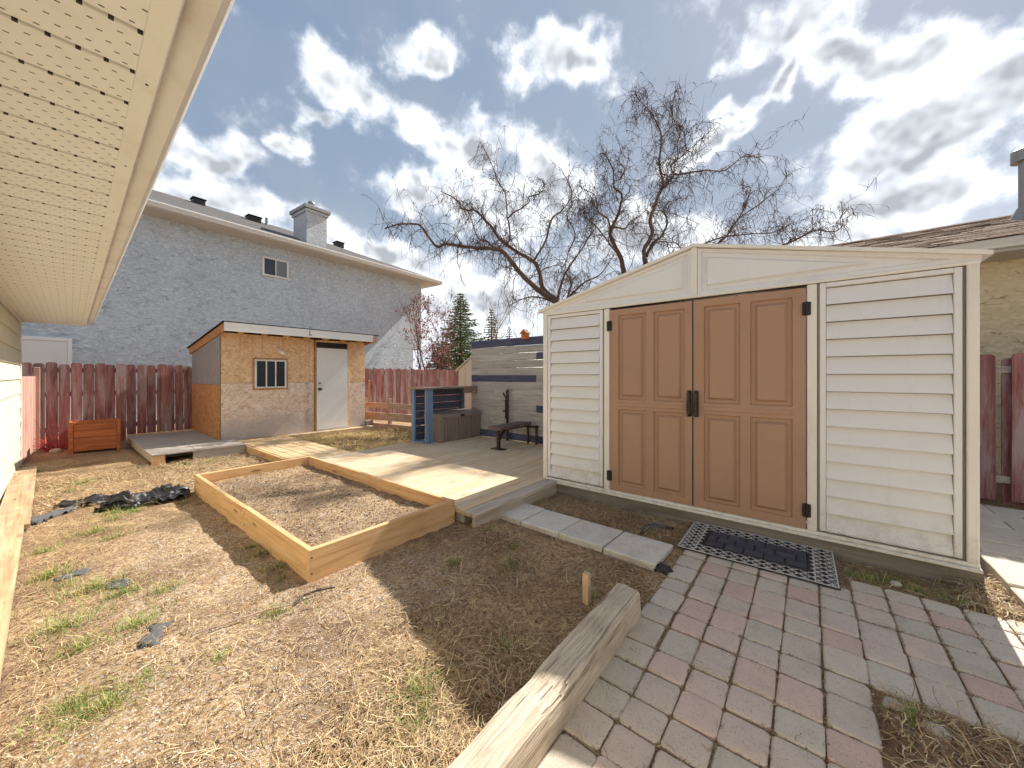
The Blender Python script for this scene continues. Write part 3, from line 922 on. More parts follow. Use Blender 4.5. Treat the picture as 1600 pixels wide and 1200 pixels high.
fl = MB().cyl((4.24, 0.3, 7.03), (4.24, 0.3, 7.27), 0.085)
fl.cyl((4.24, 0.3, 7.275), (4.24, 0.3, 7.33), 0.115, 14, 0.10)
fl.build('flue', MT['galv'], ch)
def sash(root, x0, x1, z0, z1, yw, name, frame_m, panes, fw=0.045, glass='glass', d=0.05):
    """window in a wall facing -y: frame, bars and one pane per light"""
    m = MB()
    m.box(x0, x1, yw - d, yw + 0.02, z1 - fw, z1, 0.004).box(x0, x1, yw - d, yw + 0.02, z0, z0 + fw, 0.004)
    m.box(x0, x0 + fw, yw - d + .001, yw + 0.02, z0 + fw, z1 - fw, 0.004).box(x1 - fw, x1, yw - d + .001, yw + 0.02, z0 + fw, z1 - fw, 0.004)
    wn = m.build(name, frame_m, root)
    k_ = len(panes)
    wq = (x1 - x0 - 2 * fw) / k_
    for i in range(k_):
        a = x0 + fw + wq * i
        if i:
            MB().box(a - 0.012, a + 0.012, yw - d + 0.006, yw + 0.01, z0 + fw, z1 - fw, 0.003).build('mullion', frame_m, wn)
        MB().box(a + 0.002, a + wq - 0.002, yw - 0.012, yw + 0.006, z0 + fw, z1 - fw).build('pane', MT[panes[i]], wn)
    return wn
sash(BH, 2.62, 3.36, 4.40, 4.98, -0.002, 'window', MT['white_paint'], ['glass', 'glass_curtain'])
gd = MB().box(-2.3, -1.235, -0.03, 0.02, -0.1, 2.06, 0.004).build('side_door', MT['white_door'], BH)
MB().box(-1.233, -1.165, -0.055, 0.02, -0.1, 2.14, 0.004).box(-2.4, -1.2345, -0.052, 0.02, 2.062, 2.14, 0.004).build('door_trim', MT['white_paint'], gd)

# ------------------------------------------------------------------ beige neighbour house on the right
NH = thing('beige_house', (7.6, -2.0, 0.0), 'beige stucco house with brown shingle roof behind the vinyl shed', 'house')
MB().box(7.6, 13.0, -9.0, 0.95, -0.1, 2.764).build('wall', MT['stucco_beige'], NH)
MB().box(7.03, 7.62, -9.3, 1.2, 2.765, 2.789).build('soffit', MT['soffit_white'], NH)
g3 = [(6.93, 2.905), (6.925, 2.88), (6.955, 2.83), (6.96, 2.80), (7.03, 2.79), (7.03, 2.915), (7.01, 2.915), (7.01, 2.895), (6.945, 2.895), (6.945, 2.905)]
m = MB(); n = len(g3)
m.v = [(a, -9.4, b) for a, b in g3] + [(a, 1.25, b) for a, b in g3]
m.f = [((i + 1) % n, i, n + i, n + (i + 1) % n) for i in range(n)] + [tuple(range(n, 2 * n))[::-1]]
m.build('gutter', MT['gutter_white'], NH)
sl = (3.94 - 2.905) / (10.0 - 6.97)
m = MB(); m.prism([(6.97, 2.90), (10.0, 3.935), (13.1, 2.88), (13.1, 2.85), (7.03, 2.793)], 'y', -9.4, 1.25)
rf = m.build('roof', MT['roof_grey'], NH)
sm = MB().box(-0.16, 0.0, -0.148, 0.148, 0.0, 0.012, 0.003).build('shingle', MT['shingle'])
sme = sm.data
bpy.data.objects.remove(sm)
an = math.atan(sl)
rs_ = random.Random(8)
for r_ in range(22):
    s0 = 0.10 + 0.1425 * r_
    x = 6.96 + s0 * math.cos(an); zz = 2.902 + s0 * math.sin(an)
    yy = 0.10 - 0.15 * (r_ % 2) + rs_.uniform(-.03, .03)
    for c_ in range(12):
        o = inst('shingle', sme, (x, yy - 0.30 * c_, zz + 0.012 + rs_.uniform(0, .006)), rf, (0, -an + 0.05 + rs_.uniform(-.02, .03), 0), (1, rs_.uniform(.94, 1), 1))
MB().prism([(9.93, 3.942), (10.0, 3.975), (10.07, 3.942), (10.0, 3.95)], 'y', -9.4, 1.25).build('ridge_cap', MT['shingle'], rf)
m = MB(); m.cyl((9.0, -2.50, 3.50), (9.0, -2.50, 4.48), 0.075, 16)
pv = m.build('flue_pipe', MT['galv'], rf, smooth=False)
MB().tube([(9.0, -2.5, 3.45), (9.0, -2.5, 3.78)], [0.24, 0.09], 16).build('flashing', MT['galv'], rf)
MB().tube([(9.0, -2.5, 4.46), (9.0, -2.5, 4.62), (9.0, -2.5, 4.66)], [0.145, 0.145, 0.08], 18).build('rain_cap', MT['galv'], rf)

# ------------------------------------------------------------------ fences
def picket_mesh(w_, t_, h_, m):
    b = MB()
    c = 0.032
    poly = [(-w_ / 2, 0), (w_ / 2, 0), (w_ / 2, h_ - c), (w_ / 2 - c * 0.35, h_ - c * 0.3), (w_ / 2 - c, h_), (-w_ / 2 + c, h_), (-w_ / 2 + c * 0.35, h_ - c * 0.3), (-w_ / 2, h_ - c)]
    b.prism(poly, 'y', -t_ / 2, t_ / 2)
    o = b.build('picket', m)
    me = o.data
    bpy.data.objects.remove(o)
    return me
fe = thing('board_fence', (4.9, 10.6, 0.0), 'long red-stained dog-eared board fence behind the plywood hut', 'fence')
pk = [picket_mesh(0.137, 0.018, 1.52, MT['fence_red']), picket_mesh(0.133, 0.02, 1.50, MT['fence_red'])]
x = -0.24
i = 0
while x < 10.2:
    inst('picket', pk[i % 2], (x, 10.6 + random.uniform(-.004, .004), 0.015 + random.uniform(-.012, .012)), fe, (random.uniform(-.006, .006), random.uniform(-.007, .007), random.uniform(-.03, .03)))
    x += 0.1425 + random.uniform(-.002, .004)
    i += 1
for zz in (0.28, 0.92, 1.36):
    MB().box(-0.35, 10.2, 10.617, 10.655, zz, zz + 0.085).build('rail', MT['fence_red'], fe)
for xx in (-0.3, 2.1, 4.5, 6.9, 9.3):
    MB().box(xx, xx + 0.09, 10.657, 10.745, -0.1, 1.45).build('post', MT['fence_red'], fe)
gf = thing('side_gate', (-0.2, 9.7, 0.0), 'short sunlit-tinted pink board gate between cream house and red fence', 'gate')
for i in range(9):
    t = i / 8.4
    xx, yy = -0.243 + 0.10 * t, 9.02 + 1.5 * t
    o = inst('board', picket_mesh(0.158, 0.02, 1.27 + 0.0 * i, MT['gate_red']) if i == 0 else gf.children[0].data, (xx, yy, 0.02), gf, (0, 0, math.atan2(1.5, 0.10)))
MB().bar((-0.275, 9.0, 1.05), (-0.175, 10.5, 1.05), 0.03, 0.08).build('rail', MT['gate_red'], gf)
MB().box(-0.160, -0.085, 10.47, 10.545, -0.05, 1.45, 0.006).build('post', MT['gate_red'], gf)

fr = thing('side_fence', (6.1, -2.0, 0.0), 'old reddish board fence with gaps darkened by added boards right of the vinyl shed', 'fence')
rpk = picket_mesh(0.135, 0.02, 1.50, MT['fence_red'])
for i, (yy, tilt) in enumerate([(-1.435, .008), (-1.668, -.012), (-1.83, .004), (-1.99, .0), (-2.15, .01), (-2.31, 0), (-2.47, 0.006), (-2.63, 0), (-2.8, 0), (-1.27, 0), (-1.1, 0), (-0.94, 0), (-0.78, 0), (3.0, 0), (3.16, 0), (3.32, 0), (2.84, 0), (2.68, 0)]):
    inst('board', rpk, (6.1, yy, 0.02 + 0.006 * (i % 3)), fr, (tilt, 0, rad(90)))
for i in range(28):  # boards added behind the fence to close the gap and keep it dark
    inst('added_back_board', rpk, (6.17, -3.0 + 0.155 * i - 0.02 * (i % 2), -0.02), fr, (0, 0, rad(90)))
for zz in (0.2, 1.33):
    MB().box(6.118, 6.155, -3.1, 3.6, zz, zz + 0.07).build('rail', MT['pallet'], fr)

# ------------------------------------------------------------------ vinyl storage shed
FX = 3.60
sh = thing('storage_shed', (FX, 0.79, 0.0), 'large cream vinyl storage shed with brown double doors', 'shed')
YL, YR, YM = 2.40, -0.82, 0.795
MB().box(FX - 0.02, 6.0, YR - 0.02, YL + 0.02, -0.06, 0.088, 0.006).build('plinth', MT['plinth'], sh)
MB().box(FX - 0.045, FX + 0.06, YR - 0.01, YL + 0.01, 0.090, 0.112, 0.004).box(FX - 0.022, FX + 0.05, YR - 0.005, YL + 0.005, 0.113, 0.138, 0.004).build('bottom_rail', MT['vinyl_trim'], sh)
MB().box(FX - 0.028, FX + 0.04, YL - 0.055, YL, 0.139, 2.0, 0.006).build('corner_post', MT['vinyl_trim'], sh)
MB().box(FX - 0.028, FX + 0.04, YR, YR + 0.052, 0.139, 2.0, 0.006).build('corner_post', MT['vinyl_trim'], sh)
def wall_panel(y0, y1, n=14):
    """framed panel of overlapping vinyl slats between y0 < y1"""
    z0, z1 = 0.15, 1.985
    f = MB()
    s_ = 0.036
    f.box(FX - 0.020, FX + 0.02, y0, y0 + s_, z0, z1, 0.004).box(FX - 0.020, FX + 0.02, y1 - s_, y1, z0, z1, 0.004)
    f.box(FX - 0.019, FX + 0.02, y0 + s_, y1 - s_, z1 - 0.032, z1, 0.004).box(FX - 0.019, FX + 0.02, y0 + s_, y1 - s_, z0, z0 + 0.012, 0.003)
    p = f.build('wall_panel', MT['vinyl'], sh)
    MB().box(FX + 0.017, FX + 0.024, y0 + s_, y1 - s_, z0 + .012, z1 - .032).build('shadow_line_backing', MT['vinyl_grey'], p)  # grey sheet behind the slats: its colour draws the shadow line under each one
    a, b = z0 + 0.014, z1 - 0.034
    st = (b - a) / n
    m = MB()
    # slat: leaning out to its lower edge, ends cut back at the top
    ya, yb = y0 + s_ + 0.002, y1 - s_ - 0.002
    e = 0.001
    m.hexa([(FX - 0.024, ya, 0.0), (FX - 0.024, yb, 0.0), (FX + 0.006, yb, 0.014), (FX + 0.006, ya, 0.014)],
           [(FX + 0.008, ya + e, st - 0.005), (FX + 0.008, yb - e, st - 0.005), (FX + 0.016, yb - e, st - 0.005), (FX + 0.016, ya + e, st - 0.005)])
    first = m.build('slat', MT['vinyl'], p)
    first.location.z += a
    for i in range(1, n):
        o = first.copy()
        col.objects.link(o)
        o.parent = p
        o.location = first.location + Vector((0, 0, st * i))
    return p
wall_panel(1.665, YL - 0.058)
wall_panel(-0.752, -0.062)
MB().box(FX - 0.004, FX + 0.03, -0.766, -0.754, 0.139, 1.99).build('channel', MT['vinyl_grey'], sh)
MB().box(FX - 0.026, FX + 0.03, 1.590, 1.648, 0.139, 1.985, 0.005).build('door_jamb', MT['vinyl_trim'], sh)
MB().box(FX - 0.026, FX + 0.03, -0.046, 0.012, 0.139, 1.985, 0.005).build('door_jamb', MT['vinyl_trim'], sh)
for a, b in ((1.649, 1.664), (-0.061, -0.047)):
    MB().box(FX - 0.006, FX + 0.03, a, b, 0.139, 1.985).build('channel', MT['vinyl_grey'], sh)

def ring_panel(y0, y1, z0, z1, prof, xb):
    """stepped moulding: rings of (inset, x offset from the face), closed at the last one"""
    m = MB()
    for ins, dx_ in prof:
        m.v += [(xb + dx_, y0 + ins, z0 + ins), (xb + dx_, y1 - ins, z0 + ins), (xb + dx_, y1 - ins, z1 - ins), (xb + dx_, y0 + ins, z1 - ins)]
    k_ = len(prof)
    for l in range(k_ - 1):
        for i in range(4):
            j = (i + 1) % 4
            m.f.append((4 * l + j, 4 * l + i, 4 * (l + 1) + i, 4 * (l + 1) + j))
    m.f.append((4 * k_ - 1, 4 * k_ - 2, 4 * k_ - 3, 4 * k_ - 4))
    return m
def shed_door(y0, y1, cols_, name_mid):
    xf = FX - 0.020
    z0, z1 = 0.142, 1.966
    rows_ = [(0.205, 0.965), (1.06, 1.905)]
    m = MB()
    ysx = sorted([y0] + [v for c in cols_ for v in c] + [y1])
    zsx = [z0, rows_[0][0], rows_[0][1], rows_[1][0], rows_[1][1], z1]
    for i in range(len(ysx) - 1):
        for j in range(5):
            hole = (i % 2 == 1) and (j % 2 == 1)
            if hole:
                continue
            m.v += [(xf, ysx[i], zsx[j]), (xf, ysx[i + 1], zsx[j]), (xf, ysx[i + 1], zsx[j + 1]), (xf, ysx[i], zsx[j + 1])]
            q = len(m.v)
            m.f.append((q - 1, q - 2, q - 3, q - 4))
    q = len(m.v)
    m.v += [(xf, y0, z0), (xf, y1, z0), (xf, y1, z1), (xf, y0, z1), (FX + 0.02, y0, z0), (FX + 0.02, y1, z0), (FX + 0.02, y1, z1), (FX + 0.02, y0, z1)]
    m.f += [(q, q + 1, q + 5, q + 4), (q + 1, q + 2, q + 6, q + 5), (q + 2, q + 3, q + 7, q + 6), (q + 3, q, q + 4, q + 7), (q + 4, q + 5, q + 6, q + 7)]
    d = m.build('door', MT['door_brown'], sh)
    for c in cols_:
        for r_ in rows_:
            ring_panel(c[0], c[1], r_[0], r_[1], [(0, 0), (0.007, 0.018), (0.032, 0.018), (0.046, 0.0), (0.052, -0.005)], xf).build('door_panel', MT['door_brown'], d)
    # raised belt line across the middle of the door
    yy0, yy1 = cols_[0][0], cols_[-1][1]
    MB().prism([(xf + 0.001, 0.992), (xf - 0.005, 1.000), (xf - 0.005, 1.026), (xf + 0.001, 1.034)], 'y', yy0, yy1).build('belt_moulding', MT['door_brown'], d)
    return d
dl = shed_door(0.812, 1.584, [(0.875, 1.150), (1.222, 1.497)], 0)
dr = shed_door(0.018, 0.796, [(0.098, 0.375), (0.445, 0.718)], 0)
MB().box(FX - 0.024, FX - 0.0205, 0.797, 0.802, 0.145, 1.965).build('edge_strip', MT['vinyl_grey'], dr)
MB().box(FX - 0.010, FX + 0.01, 0.803, 0.811, 0.142, 1.966).build('meeting_gap', MT['black_metal'], sh)
for d, yh in ((dl, 0.834), (dr, 0.776)):
    m = MB()
    pts = [(FX - 0.022, yh, 0.945), (FX - 0.048, yh, 0.965), (FX - 0.060, yh, 1.05), (FX - 0.048, yh, 1.135), (FX - 0.022, yh, 1.158)]
    m.tube(pts, [0.015, 0.018, 0.017, 0.018, 0.015], 10)
    m.box(FX - 0.027, FX - 0.019, yh - 0.018, yh + 0.018, 0.935, 1.168, 0.004)
    m.build('handle', MT['dark_handle'], d, smooth=False)
for d, yh in ((dl, 1.588), (dr, 0.014)):
    for zz in (0.285, 1.805):
        m = MB().box(FX - 0.034, FX - 0.0265, yh - 0.026, yh + 0.026, zz - 0.05, zz + 0.05, 0.003)
        m.cyl((FX - 0.036, yh, zz - 0.052), (FX - 0.036, yh, zz + 0.052), 0.008, 8)
        m.build('hinge', MT['black_metal'], d)
MB().box(FX - 0.030, FX + 0.04, YR - 0.004, YL + 0.004, 1.990, 2.012, 0.004).build('header_rail', MT['vinyl_trim'], sh)
MB().box(FX - 0.006, FX + 0.03, YR, YL, 1.9865, 1.9895).build('header_shadow_gap', MT['black_metal'], sh)
def gable(ya, yb, za, zb, name):
    """triangular moulded gable half: ya outer end, yb at the middle"""
    tri0 = [(ya, 2.013), (yb, 2.013), (yb, zb), (ya, za)]
    def inset(poly, d):
        n_ = len(poly); out = []
        area = sum(poly[i][0] * poly[(i + 1) % n_][1] - poly[(i + 1) % n_][0] * poly[i][1] for i in range(n_))
        sg = 1 if area > 0 else -1
        for i in range(n_):
            p0, p1, p2 = Vector(poly[i - 1]), Vector(poly[i]), Vector(poly[(i + 1) % n_])
            e1, e2 = (p1 - p0).normalized(), (p2 - p1).normalized()
            n1, n2 = Vector((-e1.y, e1.x)) * sg, Vector((-e2.y, e2.x)) * sg
            b = (n1 + n2)
            b = b / max(0.15, b.length_squared) * 2
            out.append(tuple(p1 + b * d * 0.5 * 1.0))
        return out
    # the sharp outer corner is cut to a short upright so the rings stay clean
    def tri(d, cutoff):
        s_ = 1 if yb > ya else -1
        sl_ = (zb - za) / (yb - ya)
        zl = 2.013 + d
        ym = yb - s_ * d
        off_ = d * math.sqrt(1 + sl_ * sl_)
        ztop = lambda y_: za + sl_ * (y_ - ya) - off_
        yo = ya + (zl + cutoff - za + off_) / sl_
        if d == 0:
            return [(ya, 2.013), (yb, 2.013), (yb, zb), (ya, za)]
        return [(yo, zl), (ym, zl), (ym, ztop(ym)), (yo, ztop(yo))]
    xf = FX - 0.018
    prof = [(0.0, 0.0, 0), (0.026, 0.0, 0.004), (0.034, 0.020, 0.004), (0.066, 0.020, 0.004), (0.080, -0.006, 0.004)]
    m = MB()
    for d, dx_, cu in prof:
        m.v += [(xf + dx_, p[0], p[1]) for p in tri(d, cu)]
    k_ = len(prof)
    for l in range(k_ - 1):
        for i in range(4):
            j = (i + 1) % 4
            m.f.append((4 * l + i, 4 * l + j, 4 * (l + 1) + j, 4 * (l + 1) + i))
    m.f.append(tuple(4 * (k_ - 1) + i for i in range(4)))
    o = m.build('gable_panel', MT['vinyl'], sh)
    return o
gable(YL + 0.01, 0.822, 2.040, 2.425, 'l')
gable(YR - 0.01, 0.768, 2.040, 2.425, 'r')
MB().prism([(0.770, 2.005), (0.820, 2.005), (0.820, 2.428), (0.795, 2.438), (0.770, 2.428)], 'x', FX - 0.030, FX - 0.0185).build('gable_cover_strip', MT['vinyl_trim'], sh)
for (ya, yb) in ((YL + 0.045, YM), (YR - 0.045, YM)):
    za, zb = 2.030, 2.438
    m = MB()
    m.hexa([(FX - 0.055, ya, za), (FX - 0.055, yb, zb), (6.08, yb, zb), (6.08, ya, za)], [(FX - 0.055, ya, za + 0.026), (FX - 0.055, yb, zb + 0.026), (6.08, yb, zb + 0.026), (6.08, ya, za + 0.026)])
    m.build('roof_panel', MT['vinyl_trim'], sh)
for yy in (YL - 0.03, YR + 0.03):
    MB().box(FX + 0.045, 5.98, min(yy, yy + 0.02), max(yy, yy + 0.02), 0.09, 2.03).build('side_wall', MT['vinyl'], sh)
MB().box(5.96, 5.985, YR + 0.055, YL - 0.035, 0.09, 2.03).build('back_wall', MT['vinyl'], sh)

# ------------------------------------------------------------------ doormat
dm = thing('doormat', (3.27, 0.32, 0.0), 'black rubber doormat with pale lattice border before the shed doors', 'doormat', rz=rad(1.0))
MB().box(-0.30, 0.30, -0.465, 0.465, 0.008, 0.016, 0.003).build('mat_base', MT['rubber'], dm)
b_ = MB()
b_.v = [(-0.285, -0.45, 0.0172), (0.285, -0.45, 0.0172), (0.285, 0.45, 0.0172), (-0.285, 0.45, 0.0172)]
b_.f = [(0, 1, 2, 3)]
b_.build('printed_border', MT['mat_print'], dm)
for a in ((-0.297, -0.288, -0.46, 0.46), (0.288, 0.297, -0.46, 0.46), (-0.288, 0.288, 0.452, 0.461), (-0.288, 0.288, -0.461, -0.452), (-0.285, 0.285, -0.352, -0.344), (-0.285, 0.285, 0.344, 0.352)):
    MB().box(a[0], a[1], a[2], a[3], 0.0155, 0.0192, 0.001).build('edging', MT['mat_edge'], dm)
MB().box(-0.165, 0.165, -0.325, 0.325, 0.0165, 0.0185, 0.001).build('center_field', MT['rubber'], dm)
for r_ in range(3):
    x0 = -0.150 + 0.101 * r_
    yy = -0.305 - (0.06 if r_ % 2 else 0)
    while yy < 0.30:
        a, b = max(yy, -0.305), min(yy + 0.117, 0.305)
        if b - a > 0.02:
            MB().box(x0, x0 + 0.096, a, b - 0.006, 0.0185, 0.0245, 0.003).build('tile', MT['rubber_tile'], dm)
        yy += 0.122

# ------------------------------------------------------------------ landscape timber, stake
m = MB()
N = 34
rt = random.Random(4)
ring0 = [(-0.072, 0.0), (-0.074, 0.10), (-0.070, 0.146), (-0.062, 0.155), (-0.02, 0.158), (0.02, 0.157), (0.056, 0.154), (0.066, 0.144), (0.069, 0.10), (0.066, 0.0)]
ring0 = [(-q, b) for q, b in ring0][::-1]
for i in range(N + 1):
    x = 0.25 + (1.985 - 0.25) * i / N
    dip = -0.012 * math.exp(-((x - 1.15) / 0.05) ** 2)
    for a, b in ring0:
        m.v.append((x + (rt.uniform(-.012, .012) if i in (0, N) else 0), 0.772 + a + 0.005 * mnoise.noise((x * 3, a * 9, b * 9)), b * (1 + 0.0) - 0.012 + (0.008 * mnoise.noise((x * 5, a * 22, 1.0)) + dip if b > 0.05 else 0)))
n_ = len(ring0)
for i in range(N):
    for j in range(n_ - 1):
        m.f.append((i * n_ + j, i * n_ + j + 1, (i + 1) * n_ + j + 1, (i + 1) * n_ + j))
m.f += [tuple(range(n_))[::-1], tuple(N * n_ + j for j in range(n_))]
m.f = [f[::-1] for f in m.f]
tag(m.build('landscape_timber', MT['timber']), 'weathered square timber edging between soil and pavers', 'timber')
m = MB(); m.hexa([(1.902, 0.972, -0.05), (1.938, 0.972, -0.05), (1.938, 1.008, -0.05), (1.902, 1.008, -0.05)], [(1.905, 0.975, 0.172), (1.940, 0.975, 0.168), (1.940, 1.010, 0.171), (1.905, 1.010, 0.175)])
tag(m.build('wooden_stake', MT['stake']), 'short square wooden stake standing beside the weathered timber', 'stake')

# ------------------------------------------------------------------ raised bed
bd = thing('raised_bed', (1.63, 3.9, 0.0), 'empty raised garden bed of yellow boards beside the deck', 'raised bed')
bx0, bx1, by0, by1 = 1.02, 2.255, 2.45, 5.36
T = 0.040
MB().box(bx0, bx0 + T, by0 + T + .001, 3.70, -0.06, 0.200, 0.004).build('side_board', MT['cedar_y'], bd)
MB().box(bx0 - 0.002, bx0 + T - 0.002, 3.702, by1 - T - .001, -0.06, 0.196, 0.004).build('side_board', MT['cedar_y'], bd)
MB().box(bx1 - T, bx1, by0 + T + .001, by1 - T - .001, -0.06, 0.198, 0.004).build('side_board', MT['cedar_y'], bd)
MB().box(bx0, bx1, by0, by0 + T, -0.06, 0.201, 0.004).build('end_board', MT['cedar_x'], bd)
MB().box(bx0, bx1, by1 - T, by1, -0.06, 0.197, 0.004).build('end_board', MT['cedar_x'], bd)
for (a, b_, c_, ax) in ((bx0 + 0.02, by0, 0.05, 'y'), (bx0 + 0.02, by0, 0.15, 'y'), (bx1 - 0.02, by0, 0.05, 'y'), (bx1 - 0.02, by0, 0.15, 'y'), (bx0, 3.66, 0.06, 'x'), (bx0, 3.66, 0.15, 'x'), (bx0 - .002, 3.75, 0.06, 'x'), (bx0 - .002, 3.75, 0.15, 'x')):
    d_ = Vector((0, -0.002, 0)) if ax == 'y' else Vector((-0.002, 0, 0))
    MB().cyl(Vector((a, b_, c_)) - d_, Vector((a, b_, c_)) + d_, 0.005, 10).build('screw', MT['black_metal'], bd)
V, F, C = [], [], []
nx, ny = 56, 120
for j in range(ny + 1):
    for i in range(nx + 1):
        x = bx0 + T + (bx1 - bx0 - 2 * T) * i / nx; y = by0 + T + (by1 - by0 - 2 * T) * j / ny
        z = 0.085 + 0.022 * mnoise.noise((x * 2.1, y * 2.1, 5)) + 0.014 * mnoise.noise((x * 7, y * 7, 9)) + 0.009 * mnoise.noise((x * 18, y * 18, 2))
        V.append((x - 1.63, y - 3.9, z)); c = min(1, 0.75 * chip_amt(x, y)); C.append((c, c, c, 1))
for j in range(ny):
    for i in range(nx):
        a = j * (nx + 1) + i
        F.append((a, a + 1, a + nx + 2, a + nx + 1))
inst('bed_soil', raw_mesh('bed_soil', V, F, MT['soil'], True, C), (1.63, 3.9, 0), bd)
def bed_z(x, y):
    return 0.085 + 0.022 * mnoise.noise((x * 2.1, y * 2.1, 5)) + 0.014 * mnoise.noise((x * 7, y * 7, 9))

# ------------------------------------------------------------------ plywood hut
hu = thing('plywood_hut', (3.33, 9.3, 0.0), 'small flat-roofed hut of strand board with white door', 'hut')
fy = 8.30
ux = [1.95, 2.24, 2.43, 2.60, 2.95, 3.29, 3.47, 3.565]
for a, b in zip(ux[:-1], ux[1:]):
    MB().box(a + 0.003, b - 0.002, fy - 0.003 * (int(a * 10) % 2), fy + 0.014, 1.163, 2.085).build('wall_panel', MT['osb_front_up'], hu)
MB().box(1.952, 3.563, fy - 0.002, fy + 0.014, 0.105, 1.157).build('wall_panel', MT['osb_front_low'], hu)
MB().box(4.345, 4.738, fy - 0.002, fy + 0.014, 0.105, 1.150).build('wall_panel', MT['osb_front_low'], hu)
MB().box(4.345, 4.738, fy, fy + 0.014, 1.157, 2.085).build('wall_panel', MT['osb_front_up'], hu)
MB().prism([(fy + 0.0, 1.135), (10.34, 1.135), (10.34, 1.80), (fy + 0.0, 2.075)], 'x', 1.930, 1.945).build('side_panel', MT['osb_side_up'], hu)
MB().prism([(fy + 0.0, 0.105), (10.34, 0.105), (10.34, 1.130), (fy + 0.0, 1.130)], 'x', 1.928, 1.945).build('side_panel', MT['osb_side_low'], hu)
MB().prism([(fy + 0.016, 0.105), (10.34, 0.105), (10.34, 1.80), (fy + 0.016, 2.075)], 'x', 4.725, 4.740).build('side_panel', MT['osb_side_low'], hu)
MB().box(1.95, 4.72, 10.32, 10.335, 0.1, 1.8).build('back_panel', MT['osb_side_low'], hu)
def rzs(yy):
    return 2.245 - (yy - 7.90) * 0.128
m = MB(); m.hexa([(1.90, 7.90, 2.205), (4.78, 7.90, 2.205), (4.78, 10.5, 2.205 - 0.333), (1.90, 10.5, 2.205 - 0.333)], [(1.90, 7.90, 2.222), (4.78, 7.90, 2.222), (4.78, 10.5, 2.222 - 0.333), (1.90, 10.5, 2.222 - 0.333)])
m.build('roof_deck', MT['osb_side_low'], hu)
m = MB(); m.hexa([(1.875, 7.865, 2.233), (4.84, 7.865, 2.233), (4.84, 10.54, 2.226 - 0.333), (1.875, 10.54, 2.226 - 0.333)], [(1.875, 7.865, 2.247), (4.84, 7.865, 2.247), (4.84, 10.54, 2.240 - 0.333), (1.875, 10.54, 2.240 - 0.333)])
m.build('roof_felt', MT['roof_black'], hu)
MB().box(1.90, 4.70, 7.875, 7.898, 2.078, 2.231, 0.004).build('fascia', MT['white_paint'], hu)
MB().box(1.90, 4.70, 7.868, 7.8745, 2.185, 2.2315, 0.002).build('drip_edge', MT['white_paint'], hu)
MB().box(4.702, 4.80, 7.875, 7.898, 2.080, 2.229, 0.004).build('fascia_end', MT['gate_red'], hu)
for xx in (1.902, 4.757):
    m = MB(); m.hexa([(xx, 7.90, 2.085), (xx + 0.025, 7.90, 2.085), (xx + 0.025, 10.45, 1.76), (xx, 10.45, 1.76)], [(xx, 7.90, 2.204), (xx + 0.025, 7.90, 2.204), (xx + 0.025, 10.45, 1.877), (xx, 10.45, 1.877)])
    m.build('barge_board', MT['osb_side_low'], hu)
for i in range(7):
    xx = 2.20 + 0.385 * i
    MB().hexa([(xx, 7.90, 2.10), (xx + 0.038, 7.90, 2.10), (xx + 0.038, 8.29, 2.05), (xx, 8.29, 2.05)], [(xx, 7.90, 2.204), (xx + 0.038, 7.90, 2.204), (xx + 0.038, 8.29, 2.154), (xx, 8.29, 2.154)]).build('rafter', MT['cedar_y'], hu)
hd = MB().box(3.618, 4.300, fy - 0.022, fy + 0.02, 0.135, 1.905, 0.004).build('door', MT['white_door'], hu)
m = MB(); m.cyl((3.672, fy - 0.022, 1.135), (3.672, fy - 0.034, 1.135), 0.027, 16); m.build('deadbolt', MT['galv'], hd)
m = MB(); m.cyl((3.672, fy - 0.022, 1.01), (3.672, fy - 0.032, 1.01), 0.032, 16); m.tube([(3.672, fy - 0.03, 1.01), (3.672, fy - 0.055, 1.01), (3.672, fy - 0.065, 1.01), (3.672, fy - 0.09, 1.01), (3.672, fy - 0.097, 1.01)], [0.012, 0.012, 0.026, 0.028, 0.014], 14)
m.build('knob', MT['dark_handle'], hd)
MB().box(3.575, 3.613, fy - 0.014, fy + 0.02, 0.11, 2.07, 0.003).build('door_trim', MT['osb_side_low'], hu)
MB().box(4.305, 4.340, fy - 0.016, fy + 0.02, 0.11, 2.07, 0.003).build('door_trim', MT['osb_front_up'], hu)
MB().box(3.614, 4.304, fy + 0.004, fy + 0.02, 1.912, 2.03).build('lintel_gap', MT['black_metal'], hu)
MB().box(3.614, 4.304, fy - 0.010, fy + 0.02, 2.032, 2.075, 0.003).build('lintel', MT['osb_front_up'], hu)
MB().box(3.60, 4.32, fy - 0.05, fy + 0.02, 0.095, 0.130, 0.003).build('door_sill', MT['pallet'], hu)
MB().box(2.44, 3.045, fy - 0.020, fy - 0.004, 1.025, 1.645, 0.003).build('window_surround', MT['osb_side_low'], hu)
sash(hu, 2.468, 3.018, 1.055, 1.615, fy - 0.022, 'window', MT['gutter'], ['glass', 'glass', 'glass'], fw=0.032, d=0.025)
m = MB(); m.tube([(2.93, fy, 1.775), (2.93, fy - 0.03, 1.775), (2.93, fy - 0.05, 1.765), (2.93, fy - 0.085, 1.75)], [0.04, 0.038, 0.022, 0.03], 12)
m.build('wall_lamp', MT['white_paint'], hu)
m = MB(); m.bar((3.30, 7.862, 2.30), (3.30, 7.862, 2.12), 0.012, 0.012); m.bar((3.30, 7.862, 2.14), (3.30, 7.80, 2.11), 0.03, 0.014)
m.build('hook', MT['galv'], hu)
